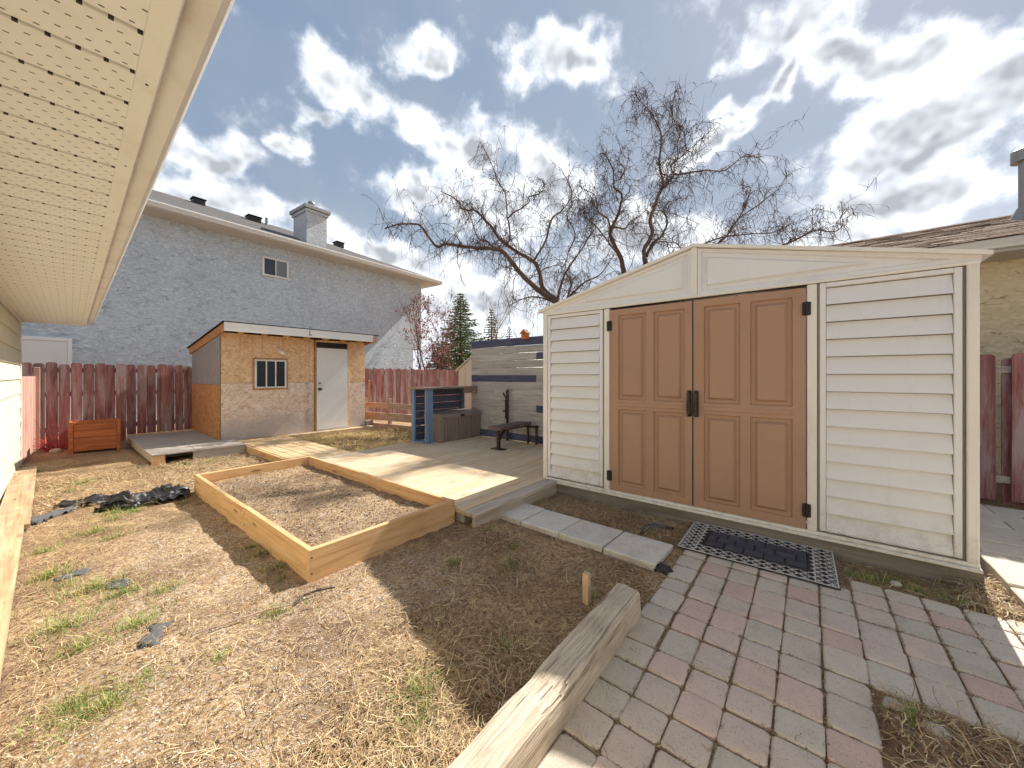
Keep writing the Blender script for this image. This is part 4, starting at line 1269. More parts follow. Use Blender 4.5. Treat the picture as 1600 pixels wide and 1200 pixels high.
# grey lumber stamp running down the lower sheet
rs2 = random.Random(9)
m = MB()
zz = 1.12
while zz > 0.25:
    if not (0.70 > zz > 0.58):
        for q in range(4):
            if rs2.random() < 0.8:
                m.box(3.40 + 0.018 * q, 3.40 + 0.018 * q + rs2.choice([0.006, 0.014]), fy - 0.0042, fy - 0.0022, zz, zz + rs2.choice([0.008, 0.020]))
    zz -= 0.030
m.build('stamp', MT['fabric_grey'], hu)
MB().box(1.94, 5.05, 8.13, fy - 0.004, -0.02, 0.103, 0.008).build('sill_beam', MT['plank'], hu)
MB().box(1.96, 4.72, fy + 0.016, 10.3, -0.05, 0.104).build('floor', MT['pallet'], hu)

# platform beside the hut
pf = thing('pallet_platform', (1.43, 8.7, 0.0), 'low grey plywood platform on blocks beside the hut', 'platform')
for (a, b, c, d) in ((0.93, 1.92, 8.62, 10.10), (0.93, 1.44, 7.40, 8.615), (1.445, 2.08, 7.40, 8.12), (1.445, 1.92, 8.125, 8.615)):
    MB().box(a, b, c, d, 0.132, 0.150 + random.uniform(0, .003), 0.003).build('sheet', MT['pallet'], pf)
MB().box(0.93, 1.92, 10.06, 10.10, 0.1545, 0.185, 0.004).build('back_strip', MT['deck_y'], pf)
MB().box(0.935, 1.08, 7.405, 7.445, -0.03, 0.131, 0.005).build('block', MT['cedar_x'], pf)
MB().box(1.40, 2.08, 7.405, 7.445, -0.03, 0.131, 0.005).build('front_board', MT['pallet'], pf)
MB().box(0.935, 0.975, 7.45, 10.09, 0.03, 0.131, 0.004).build('side_board', MT['pallet'], pf)
for yy in (8.0, 9.2, 10.0):
    MB().box(1.0, 1.9, yy, yy + 0.09, -0.03, 0.1315).build('bearer', MT['pallet'], pf)

# ------------------------------------------------------------------ privacy screen, bar, deck box, weight bench, birdhouse
pw = thing('privacy_wall', (5.33, 3.9, 0.12), 'tall grey plank screen wall with navy accent boards on the deck', 'wall')
z = 0.125
rowh = 0.1325
r_ = 0
yL, yR = 5.29, 2.45
while r_ < 14:
    zt = z + rowh - 0.007
    navy, grey = MT['wall_navy'], MT['wall_grey']
    j1 = 3.705
    if r_ == 13:
        segs = [(yL, yR, navy)]
    elif r_ == 0:
        segs = [(yL, j1, MT['bar_slat']), (j1, yR, navy)]
    elif r_ == 8:
        segs = [(yL, j1, navy), (j1, yR, grey)]
    elif r_ in (11, 4):
        segs = [(yL, j1, grey), (j1, yR, navy)]
    else:
        c_ = [4.1, 3.4, 4.7, 3.0][r_ % 4]
        segs = [(yL, c_, grey), (c_, yR, grey)]
    for a, b, m_ in segs:
        dx_ = random.uniform(-.004, .004)
        MB().box(5.30 + dx_, 5.338, b + 0.002, a - 0.002, z, zt + (0.012 if r_ == 13 else 0), 0.006).build('board', m_, pw)
    z += rowh
    r_ += 1
for yy in (5.20, 4.3, 3.4, 2.5):
    MB().box(5.342, 5.43, yy, yy + 0.09, -0.05, 1.95).build('post', MT['wall_grey'], pw)

br = thing('garden_bar', (4.6, 5.35, 0.12), 'blue slatted outdoor bar with brown top in the deck corner', 'bar')
MB().box(3.99, 5.29, 5.10, 5.58, 1.065, 1.095, 0.004).build('counter_top', MT['bar_top'], br)
MB().box(4.95, 5.285, 5.115, 5.14, 0.965, 1.064, 0.003).build('apron', MT['bar_top'], br)
MB().box(4.05, 4.09, 5.46, 5.54, 0.125, 1.064, 0.004).build('end_post', MT['bar_blue'], br)
MB().box(4.05, 4.20, 5.125, 5.165, 0.125, 1.064, 0.004).build('end_post', MT['bar_blue'], br)
MB().box(4.05, 4.20, 5.17, 5.455, 0.125, 0.155, 0.003).build('base_board', MT['bar_blue'], br)
MB().box(5.20, 5.285, 5.46, 5.54, 0.125, 1.064, 0.004).build('end_post', MT['bar_slat'], br)
for i in range(7):
    MB().box(4.095, 5.195, 5.495, 5.52, 0.14 + 0.132 * i, 0.14 + 0.132 * i + 0.121, 0.003).build('slat', MT['bar_slat'], br)

bx = thing('deck_box', (4.75, 5.25, 0.12), 'taupe resin storage box in front of the blue bar', 'storage box')
m = MB()
m.hexa([(4.285, 5.03, 0.124), (5.265, 5.03, 0.124), (5.265, 5.44, 0.124), (4.285, 5.44, 0.124)], [(4.265, 5.01, 0.555), (5.282, 5.01, 0.555), (5.282, 5.45, 0.555), (4.265, 5.45, 0.555)])
m.build('body', MT['deck_box'], bx)
for i in range(15):
    xx = 4.30 + 0.0655 * i
    MB().hexa([(xx, 5.014, 0.14), (xx + 0.055, 5.014, 0.14), (xx + 0.055, 5.032, 0.14), (xx, 5.032, 0.14)], [(xx, 4.998, 0.545), (xx + 0.055, 4.998, 0.545), (xx + 0.055, 5.014, 0.545), (xx, 5.014, 0.545)]).build('front_plank', MT['deck_box'], bx)
MB().hexa([(4.250, 4.985, 0.556), (5.288, 4.985, 0.556), (5.288, 5.455, 0.556), (4.250, 5.455, 0.556)], [(4.27, 5.0, 0.615), (5.275, 5.0, 0.615), (5.275, 5.45, 0.640), (4.27, 5.45, 0.640)]).build('lid', MT['deck_box'], bx)
MB().box(4.72, 4.82, 4.976, 4.9845, 0.56, 0.595, 0.003).build('latch', MT['black_metal'], bx)

wb = thing('weight_bench', (4.85, 3.88, 0.12), 'brown padded weight bench with upright post against the screen wall', 'weight bench')
m = MB(); m.hexa([(4.40, 3.745, 0.442), (5.22, 3.745, 0.452), (5.22, 4.015, 0.452), (4.40, 4.015, 0.442)], [(4.405, 3.75, 0.485), (5.215, 3.75, 0.497), (5.215, 4.01, 0.497), (4.405, 4.01, 0.485)])
m.build('pad', MT['pad'], wb)
m = MB(); m.box(4.48, 4.53, 3.855, 3.905, 0.128, 0.44, 0.004); m.build('leg', MT['rust_metal'], wb)
MB().box(4.44, 4.57, 3.76, 4.0, 0.1235, 0.134, 0.003).build('foot_plate', MT['rust_metal'], wb)
MB().bar((4.52, 3.88, 0.27), (4.68, 3.88, 0.43), 0.03, 0.035).build('brace', MT['rust_metal'], wb)
MB().box(4.52, 5.21, 3.862, 3.898, 0.405, 0.4415, 0.003).build('spine', MT['rust_metal'], wb)
for yy in (3.62, 3.80):
    MB().box(5.20, 5.235, yy, yy + 0.035, 0.124, 0.45, 0.003).build('leg', MT['rust_metal'], wb)
MB().box(5.20, 5.235, 3.60, 4.30, 0.40, 0.435, 0.003).build('cross_bar', MT['rust_metal'], wb)
m = MB(); m.box(5.195, 5.235, 4.26, 4.30, 0.124, 1.045, 0.004)
m.build('upright', MT['rust_metal'], wb)
MB().bar((5.195, 4.29, 0.88), (5.155, 4.33, 0.99), 0.022, 0.03).build('bar_hook', MT['rust_metal'], wb)
MB().box(5.155, 5.194, 4.265, 4.295, 0.52, 0.87, 0.003).build('adjuster_sleeve', MT['rust_metal'], wb)
MB().cyl((5.15, 4.28, 0.66), (5.15, 4.33, 0.66), 0.014, 10).build('pin', MT['black_metal'], wb)

bh = thing('birdhouse', (5.30, 3.90, 1.94), 'tiny orange wooden birdhouse on top of the screen wall', 'birdhouse')
m = MB(); m.prism([(3.845, 1.945), (3.955, 1.945), (3.955, 2.055), (3.90, 2.105), (3.845, 2.055)], 'x', 5.20, 5.295)
m.build('box', MT['bird_orange'], bh)
for s_ in (1, -1):
    m = MB(); m.hexa([(5.185, 3.90, 2.107), (5.185, 3.90 + s_ * 0.078, 2.036), (5.31, 3.90 + s_ * 0.078, 2.036), (5.31, 3.90, 2.107)], [(5.185, 3.90, 2.118), (5.185, 3.90 + s_ * 0.084, 2.044), (5.31, 3.90 + s_ * 0.084, 2.044), (5.31, 3.90, 2.118)])
    m.build('roof_board', MT['deck_x'], bh)
MB().cyl((5.205, 3.90, 2.045), (5.1985, 3.90, 2.045), 0.016, 14).build('entrance_hole', MT['black_metal'], bh)
MB().cyl((5.20, 3.90, 2.005), (5.175, 3.90, 2.005), 0.004, 8).build('perch', MT['stake'], bh)

# ------------------------------------------------------------------ low rail fence behind the deck, metal shed
lf = thing('rail_fence', (5.2, 8.0, 0.0), 'low weathered rail fence running behind the bar', 'fence')
pA, pB = Vector((5.02, 9.0, 0)), Vector((5.50, 6.1, 0))
for z0, z1 in ((0.50, 0.63), (0.20, 0.385), (-0.02, 0.12)):
    MB().bar(pA + Vector((0, 0, (z0 + z1) / 2)), pB + Vector((0, 0, (z0 + z1) / 2)), 0.03, z1 - z0).build('rail', MT['old_x'], lf)
for t in (0.04, 0.34, 0.66, 0.97):
    p = pA.lerp(pB, t) + Vector((0.05, 0.01, 0))
    MB().box(p.x - 0.03, p.x + 0.04, p.y - 0.035, p.y + 0.035, -0.1, 0.74, 0.004).build('post', MT['old_x'], lf)
for a, b, lab in (((5.30, 9.2, 0.02), (5.12, 8.75, 1.18), 'thin pale stake leaning on the low rail fence near the hut'), ((5.72, 6.9, 0.02), (5.55, 6.55, 1.22), 'thin pale stake leaning on the low rail fence behind the bar')):
    tag(MB().bar(a, b, 0.05, 0.02).build('leaning_stake', MT['gate_red']), lab, 'stake', 'stakes leaning on the rail fence')
tag(MB().hexa([(4.80, 8.34, 0), (5.0, 8.34, 0), (5.0, 8.62, 0), (4.80, 8.62, 0)], [(4.81, 8.36, 0.20), (4.98, 8.35, 0.22), (4.97, 8.60, 0.20), (4.82, 8.6, 0.19)]).build('wood_block', MT['old_x']), 'rough wood block on the ground at the right corner of the hut', 'block')

ms = thing('metal_shed', (8.0, 6.5, 0.0), 'cream ribbed metal shed peeking past the screen wall', 'shed')
gm = 6.45
for i in range(16):
    ya = 7.46 - 0.128 * i; yb = ya - 0.124
    zt = lambda q: 1.45 + (1.0 - abs(q - gm) / 1.02) * 0.62
    MB().prism([(ya, 0.0), (yb, 0.0), (yb, zt(yb)), (ya, zt(ya))], 'x', 7.0 - 0.012 * (i % 2), 7.03).build('wall_sheet', MT['metal_shed'], ms)
MB().box(7.04, 9.0, 7.44, 7.46, 0, 1.45).box(7.04, 9.0, 5.42, 5.44, 0, 1.45).build('side_wall', MT['metal_shed'], ms)
for s_ in (1, -1):
    MB().hexa([(6.95, gm, 2.08), (6.95, gm + s_ * 1.08, 1.43), (9.05, gm + s_ * 1.08, 1.43), (9.05, gm, 2.08)], [(6.95, gm, 2.11), (6.95, gm + s_ * 1.09, 1.46), (9.05, gm + s_ * 1.09, 1.46), (9.05, gm, 2.11)]).build('roof_sheet', MT['metal_shed'], ms)

# ------------------------------------------------------------------ planter
pl = thing('planter_box', (0.505, 9.58, 0.0), 'orange-stained wooden planter box in the corner by the fence', 'planter')
px0, px1, py0, py1 = 0.215, 0.795, 9.42, 9.76
for xx in (px0, px1 - 0.045):
    for yy in (py0, py1 - 0.045):
        MB().box(xx, xx + 0.045, yy, yy + 0.045, 0.0, 0.535, 0.004).build('corner_post', MT['planter'], pl)
for i in range(4):
    zz = 0.045 + 0.114 * i
    MB().box(px0 + 0.046, px1 - 0.046, py0 + 0.012, py0 + 0.032, zz, zz + 0.110, 0.004).build('plank', MT['planter'], pl)
    MB().box(px0 + 0.046, px1 - 0.046, py1 - 0.032, py1 - 0.012, zz, zz + 0.110, 0.004).build('plank', MT['planter'], pl)
    for xx in (px0 + 0.012, px1 - 0.032):
        MB().box(xx, xx + 0.02, py0 + 0.046, py1 - 0.046, zz, zz + 0.110, 0.004).build('plank', MT['planter'], pl)
for a in ((px0 + 0.046, px1 - 0.046, py0 + 0.004, py0 + 0.04), (px0 + 0.046, px1 - 0.046, py1 - 0.04, py1 - 0.004), (px0 + 0.004, px0 + 0.04, py0 + 0.046, py1 - 0.046), (px1 - 0.04, px1 - 0.004, py0 + 0.046, py1 - 0.046)):
    MB().box(a[0], a[1], a[2], a[3], 0.503, 0.531, 0.003).build('rim', MT['planter'], pl)
MB().box(px0 + 0.033, px1 - 0.033, py0 + 0.033, py1 - 0.033, 0.05, 0.45).build('potting_soil', MT['soil'], pl)

# planks along the house wall, small things on the ground
for i, (ya, yb, xa, lab) in enumerate(((5.12, 8.30, -0.285, 'long weathered plank lying along the house wall'), (2.4, 5.10, -0.315, 'second weathered plank nearer along the house wall'))):
    m = MB(); m.hexa([(xa - 0.0, ya, 0.015), (xa + 0.19, ya, 0.015), (xa + 0.17 + 0.02, yb, 0.02), (xa, yb, 0.02)], [(xa, ya, 0.055), (xa + 0.19, ya, 0.055), (xa + 0.19, yb, 0.06), (xa, yb, 0.06)])
    tag(m.build('ground_plank', MT['plank']), lab, 'plank', 'planks along the house wall')

def crumple(name, outline_fn, nu, nv, m, label, seed, cat='fabric'):
    V, F = [], []
    for j in range(nv + 1):
        for i in range(nu + 1):
            V.append(outline_fn(i / nu, j / nv))
    for j in range(nv):
        for i in range(nu):
            a = j * (nu + 1) + i
            F.append((a, a + 1, a + nu + 2, a + nu + 1))
    o = bpy.data.objects.new(name, raw_mesh(name, V, F, m, False))
    col.objects.link(o)
    md = o.modifiers.new('thickness', 'SOLIDIFY'); md.thickness = 0.004
    return tag(o, label, cat)
def fold(cx_, cy_, ang, L, W, amp, seed, base=0.02):
    """a dropped sheet: angular ridges, ragged outline, edges partly lifted"""
    ca, sa = math.cos(ang), math.sin(ang)
    def rid(a, b, s_):
        return 1 - abs(mnoise.noise((a, b, s_))) * 2.2
    def fn(u, v):
        wob = 1 + 0.45 * mnoise.noise((u * 5.5, v * 5.5, seed + 2))
        l = (u - 0.5) * L * wob + 0.10 * W * mnoise.noise((u * 6, v * 6, seed + 7))
        q = (v - 0.5) * W * (0.8 + 0.7 * mnoise.noise((u * 4.0, seed, 0.3))) + 0.25 * W * mnoise.noise((u * 3, v * 2, seed + 9))
        x, y = cx_ + l * ca - q * sa, cy_ + l * sa + q * ca
        big = max(0, mnoise.noise((u * 2.3, v * 2.0, seed)) + 0.35)
        r1 = max(0, rid(u * 4.5 + v * 2.5, v * 4.5 - u * 1.5, seed)) ** 2
        r2 = max(0, rid(u * 9 - v * 4, v * 8 + u * 3, seed + 3)) ** 2
        z = ground_z(x, y) + base + amp * (0.75 * big * (0.35 + 0.65 * r1) + 0.22 * r2 * (0.3 + big))
        if max(abs(u - 0.5), abs(v - 0.5)) > 0.46 and mnoise.noise((u * 9, v * 9, seed + 5)) < 0.15:
            z = ground_z(x, y) - 0.004
        return (x, y, z)
    return fn
crumple('landscape_fabric', fold(0.64, 5.35, rad(5), 0.62, 0.50, 0.15, 3.7), 52, 36, MT['fabric'], 'crumpled heap of black landscape fabric on the soil left of the bed', 1)
crumple('landscape_fabric', fold(0.28, 5.66, rad(-20), 0.46, 0.20, 0.09, 8.2), 30, 16, MT['fabric'], 'folded black fabric strip between the heap and the planks', 2)
crumple('landscape_fabric', fold(0.03, 5.42, rad(50), 0.40, 0.11, 0.03, 5.9, 0.03), 20, 8, MT['fabric_grey'], 'dusty grey roll of fabric beside the house planks', 3)
crumple('landscape_fabric', fold(2.60, 0.79, rad(60), 0.16, 0.10, 0.03, 2.2), 14, 8, MT['fabric'], 'scrap of black fabric at the corner of the last slab', 4)
crumple('landscape_fabric', fold(3.22, 1.02, rad(-35), 0.26, 0.10, 0.03, 6.4), 14, 8, MT['fabric_grey'], 'dusty fabric scrap between the slabs and the doormat', 5)
for i, (x, y, L, a) in enumerate(((0.10, 3.75, 0.10, 0.3), (0.33, 2.55, 0.12, 1.1), (0.28, 3.35, 0.09, 2.0))):
    crumple('fabric_patch', fold(x, y, a, L * 1.6, L, 0.006, 20 + i, 0.008), 10, 8, MT['fabric_grey'], ['flat grey fabric scrap among grass near the house', 'small grey fabric scrap beside the front grass tuft', 'torn fabric scrap between grass tufts'][i], 6)
m = MB(); m.tube([(0.86, 2.26, 0.02), (0.92, 2.28, 0.03), (1.00, 2.27, 0.03), (1.08, 2.235, 0.022)], [0.005, 0.006, 0.006, 0.004], 6)
tag(m.build('cable_offcut', MT['fabric']), 'short black cable offcut on the soil before the bed', 'cable')
m = MB(); m.tube([(0.45, 2.38, 0.02), (0.6, 2.33, 0.03), (0.74, 2.30, 0.028), (0.86, 2.255, 0.02)], [0.004, 0.005, 0.005, 0.003], 6)
tag(m.build('dry_stick', MT['old_x']), 'thin brown stick lying on pale chips before the bed', 'stick')
def stone(loc, r, label):
    rr = random.Random(int(loc[0] * 1000) + 3)
    bpyv, F = [], []
    nU, nV = 10, 6
    for j in range(nV + 1):
        for i in range(nU):
            t, p = 2 * math.pi * i / nU, math.pi * j / nV
            d = Vector((math.sin(p) * math.cos(t), math.sin(p) * math.sin(t), math.cos(p) * 0.6))
            d *= r * (1 + 0.25 * mnoise.noise(d * 2 + Vector(loc) * 9))
            bpyv.append(tuple(d))
    for j in range(nV):
        for i in range(nU):
            F.append((j * nU + i, (j + 1) * nU + i, (j + 1) * nU + (i + 1) % nU, j * nU + (i + 1) % nU))
    o = bpy.data.objects.new('stone', raw_mesh('stone', bpyv, F, MT['stone'], True))
    col.objects.link(o); o.location = loc
    return tag(o, label, 'stone', 'loose stones')
stone((2.08, -0.26, 0.0), 0.035, 'small pale stone in the soil where the pavers stop')
stone((2.02, -0.36, 0.0), 0.042, 'larger pale stone in the soil where the pavers stop')
stone((3.28, -0.42, 0.01), 0.028, 'pale stone in the grass under the shed wall')
stone((0.08, 9.9, 0.03), 0.08, 'white stone under the fence beside the planter')
stone((4.95, 8.25, 0.02), 0.04, 'pale stone at the right end of the hut sill')

# ------------------------------------------------------------------ trees
def smooth_path(pts, n=4):
    out = []
    P = [Vector(p) for p in pts]
    for i in range(len(P) - 1):
        p0, p1, p2, p3 = P[max(i - 1, 0)], P[i], P[i + 1], P[min(i + 2, len(P) - 1)]
        for j in range(n):
            t = j / n
            out.append(0.5 * ((2 * p1) + (p2 - p0) * t + (2 * p0 - 5 * p1 + 4 * p2 - p3) * t * t + (3 * p1 - p0 - 3 * p2 + p3) * t ** 3))
    out.append(P[-1])
    return out

TH = rad(38.66)
base = Vector((11 * math.cos(TH) + 2.56 * math.sin(TH), 11 * math.sin(TH) - 2.56 * math.cos(TH), 0))
willow = thing('willow_tree', base, 'large bare curly-branched willow behind the vinyl shed', 'tree', rz=TH - math.pi / 2)
# limbs: start radius, end radius, depth at the start and at the tip, then (sideways, height) in metres
LIMBS = [
 (.15, .11, 0, -.2, [(0.1, -.1), (-.2, 1.2), (-.75, 2.5), (-1.25, 3.41)]),
 (.16, .10, 0, .3, [(0.0, -.1), (.25, 1.4), (.7, 3.3), (.9, 4.33)]),
 (.15, .09, 0, -.3, [(.1, -.1), (.6, 1.6), (1.15, 3.6), (1.28, 4.51)]),
 (.10, .05, 0, .5, [(.2, .4), (1.4, 2.6), (2.6, 4.2), (3.6, 5.18)]),
 (.07, .03, 0, -1.0, [(.4, 1.0), (2.6, 3.2), (4.2, 4.5), (5.31, 5.08)]),
 (.105, .02, -.2, -1.5, [(-1.25, 3.41), (-1.78, 3.76), (-2.23, 4.11), (-2.54, 4.47), (-2.94, 4.82), (-3.45, 4.8), (-3.85, 4.82), (-4.31, 4.82), (-4.61, 4.77), (-4.96, 5.23), (-5.32, 5.23), (-5.82, 5.07)]),
 (.095, .015, -.2, 1.2, [(-1.27, 3.50), (-1.68, 3.91), (-1.73, 4.37), (-1.93, 4.72), (-2.43, 5.07), (-2.84, 5.38), (-3.09, 5.73), (-3.29, 6.04), (-3.6, 6.39), (-3.85, 6.57), (-4.15, 6.62), (-4.23, 6.82), (-4.56, 7.15), (-4.91, 7.38)]),
 (.04, .012, .35, -.6, [(-2.84, 5.38), (-2.63, 5.38), (-2.64, 5.78), (-2.71, 6.04), (-2.74, 6.54), (-2.94, 6.84), (-3.14, 7.3), (-3.45, 7.86)]),
 (.03, .01, 0, 1.0, [(-2.69, 5.98), (-2.43, 6.24), (-2.05, 6.59), (-2.03, 6.84), (-1.68, 7.05), (-1.5, 7.25), (-1.57, 7.6)]),
 (.045, .01, .1, -.8, [(-1.88, 4.77), (-1.57, 5.28), (-1.42, 5.78), (-1.12, 6.04), (-0.89, 6.34), (-1.07, 6.79)]),
 (.05, .012, -.1, .7, [(-1.0, 3.0), (-0.92, 3.56), (-0.76, 4.16), (-0.92, 4.57), (-0.79, 5.18)]),
 (.04, .01, 0, -.9, [(-0.92, 3.56), (-0.51, 3.96), (-0.06, 4.16), (0.25, 4.67)]),
 (.04, .01, -.2, -1.2, [(-1.25, 3.41), (-1.78, 3.51), (-2.23, 3.41), (-2.64, 3.15)]),
 (.04, .01, -.6, -.2, [(-2.94, 4.82), (-3.24, 5.07), (-3.55, 5.28), (-3.8, 5.98), (-4.25, 6.49)]),
 (.095, .012, .3, .8, [(0.9, 4.33), (0.71, 4.99), (0.47, 5.61), (0.52, 5.84), (0.71, 6.27), (0.85, 6.74), (0.85, 6.98), (0.66, 7.22), (0.62, 7.74), (0.47, 8.21), (0.24, 8.36)]),
 (.04, .01, .5, -.7, [(0.5, 5.82), (0.28, 6.08), (-0.05, 6.17), (-0.19, 6.46), (-0.66, 6.51)]),
 (.04, .012, .5, 1.2, [(0.57, 5.89), (1.0, 5.94), (1.23, 6.22), (1.61, 6.51), (1.99, 6.93)]),
 (.085, .012, -.3, -.9, [(1.28, 4.51), (1.23, 4.89), (1.42, 5.32), (1.38, 5.84), (1.61, 6.46), (1.66, 6.65), (1.56, 7.12), (1.56, 7.88), (1.42, 8.31), (1.14, 8.59), (0.81, 8.97)]),
 (.05, .01, -.6, .5, [(1.66, 6.55), (1.99, 6.93), (2.13, 7.17), (2.13, 7.5), (2.37, 7.74), (2.75, 8.12), (3.37, 8.69)]),
 (.035, .01, -.3, -1.4, [(2.13, 7.12), (2.66, 7.03), (3.27, 6.93), (3.51, 7.08), (3.84, 6.98)]),
 (.06, .01, -.3, .8, [(1.33, 4.75), (1.56, 5.18), (1.94, 5.51), (2.13, 5.98), (2.13, 6.46), (2.37, 6.74), (2.75, 6.93)]),
 (.022, .006, 0, .5, [(2.37, 7.74), (2.39, 8.21), (2.61, 8.73), (2.51, 9.21)]),
 (.022, .006, -.6, -.9, [(1.56, 7.88), (1.9, 8.31), (1.85, 8.78), (1.94, 9.35)]),
 (.016, .006, -.8, -.4, [(1.14, 8.59), (1.23, 9.07), (1.19, 9.49)]),
 (.018, .006, .3, .8, [(2.75, 8.12), (2.84, 8.73), (2.82, 9.26)]),
 (.05, .01, .5, 1.0, [(3.6, 5.18), (4.08, 5.61), (4.36, 5.98), (4.6, 6.27), (4.93, 6.84), (5.07, 7.31), (4.84, 7.5)]),
 (.025, .008, .8, .2, [(4.6, 6.27), (5.26, 6.74), (5.69, 7.12), (5.71, 7.41)]),
 (.04, .01, .2, -.6, [(2.4, 4.1), (2.94, 5.1), (3.84, 5.37), (4.79, 5.37), (5.26, 5.56)]),
 (.03, .008, -1.0, -.6, [(5.31, 5.08), (5.74, 5.27), (6.35, 5.27), (6.64, 5.65), (6.64, 6.13)]),
 (.035, .008, .7, .1, [(-0.79, 5.18), (-0.6, 5.7), (-0.9, 6.2), (-0.55, 6.75)]),
 (.035, .008, -.9, .2, [(0.25, 4.67), (0.0, 5.3), (-.3, 5.9), (-.15, 6.7)]),
 (.05, .01, -.2, .6, [(-1.25, 3.41), (-1.0, 4.3), (-.4, 5.2), (-.1, 5.9), (-.45, 6.4)]),
 (.03, .008, .2, .9, [(0.66, 7.22), (0.9, 7.6), (0.8, 8.1), (1.0, 8.6)]),
 (.03, .008, -.3, -.8, [(1.45, 4.95), (1.56, 5.08), (1.94, 5.04), (2.04, 4.85)]),
]
rw = random.Random(21)
limb_mb, br_mb, tw_mb = MB(), MB(), MB()
def curl_twig(mb, p, d, L, r, n=5, droop=0.5, sides=3):
    p = Vector(p); d = Vector(d).normalized()
    pts, rs = [p.copy()], [r]
    k_ = Vector((rw.uniform(-1, 1), rw.uniform(-1, 1), rw.uniform(-1, 1))) * 0.5
    for i in range(n):
        k_ = k_ * 0.6 + Vector((rw.uniform(-1, 1), rw.uniform(-1, 1), rw.uniform(-1, 1))) * 0.35
        d = (d + k_ + Vector((0, 0, -droop * 0.35))).normalized()
        p = p + d * (L / n)
        pts.append(p.copy()); rs.append(r * (1 - 0.75 * (i + 1) / n))
    mb.tube(pts, rs, sides, cap=False)
    return pts
for li, (r0, r1, d0, d1, pts) in enumerate(LIMBS):
    n = len(pts)
    P3 = [Vector((x, d0 + (d1 - d0) * (i / (n - 1)), z)) for i, (x, z) in enumerate(pts)]
    sp = smooth_path(P3, 4)
    ns = len(sp)
    sp = [p + Vector((0, 0.04 * math.sin(i * 0.9 + li), 0)) + 0.025 * Vector((mnoise.noise((i * .5, li, 0)), mnoise.noise((i * .5, li, 5)), mnoise.noise((i * .5, li, 9)))) for i, p in enumerate(sp)]
    rs = [0.80 * (r0 + (r1 - r0) * (i / (ns - 1)) ** 0.8) for i in range(ns)]
    limb_mb.tube(sp, rs, 8 if r0 > 0.05 else 6)
    if li < 5:
        start = 0.8
    else:
        start = 0.08 if r0 < .06 else 0.15
    length = sum((sp[i + 1] - sp[i]).length for i in range(ns - 1))
    nb_ = int(length / (0.085 if li >= 5 else 0.4))
    for q in range(nb_):
        t = start + (1 - start) * rw.random()
        f = t * (ns - 1); i = min(int(f), ns - 2)
        p = sp[i].lerp(sp[i + 1], f - i)
        if p.z < 2.6:
            continue
        tang = (sp[i + 1] - sp[i]).normalized()
        d = (tang * rw.uniform(-.1, .8) + Vector((rw.uniform(-1, 1), rw.uniform(-1, 1), rw.uniform(-.5, 1)))).normalized()
        L = rw.uniform(0.35, 1.75) * (1.1 - 0.3 * t)
        bp = curl_twig(br_mb, p, d, L, max(0.007, rs[i] * 0.30) if rs[i] < .04 else 0.013, 8, rw.uniform(0.0, 0.55), 4)
        for w_ in range(rw.randint(7, 13)):
            b0 = bp[rw.randint(1, len(bp) - 1)]
            up = rw.random() < 0.22
            dd = Vector((rw.uniform(-1, 1), rw.uniform(-1, 1), rw.uniform(.2, 1) if up else rw.uniform(-1, .1)))
            curl_twig(tw_mb, b0, dd, rw.uniform(.14, .5), 0.0056, 4, -0.2 if up else 1.3, 3)
    for q in range(5):
        curl_twig(tw_mb, sp[-1 - q % 3], Vector((rw.uniform(-1, 1), rw.uniform(-1, 1), rw.uniform(-.6, 1))), rw.uniform(.2, .5), 0.005, 5, 0.4, 3)
limb_mb.build('trunk', MT['bark'], willow, smooth=True)
br_mb.build('branches', MT['twig'], willow, smooth=True)
tw_mb.build('twigs', MT['twig'], willow)

def world_at(u_lat, depth):
    """point on the ground at a sideways and forward distance from the viewer's terrace"""
    return Vector((depth * math.cos(TH) + u_lat * math.sin(TH), depth * math.sin(TH) - u_lat * math.cos(TH), 0))

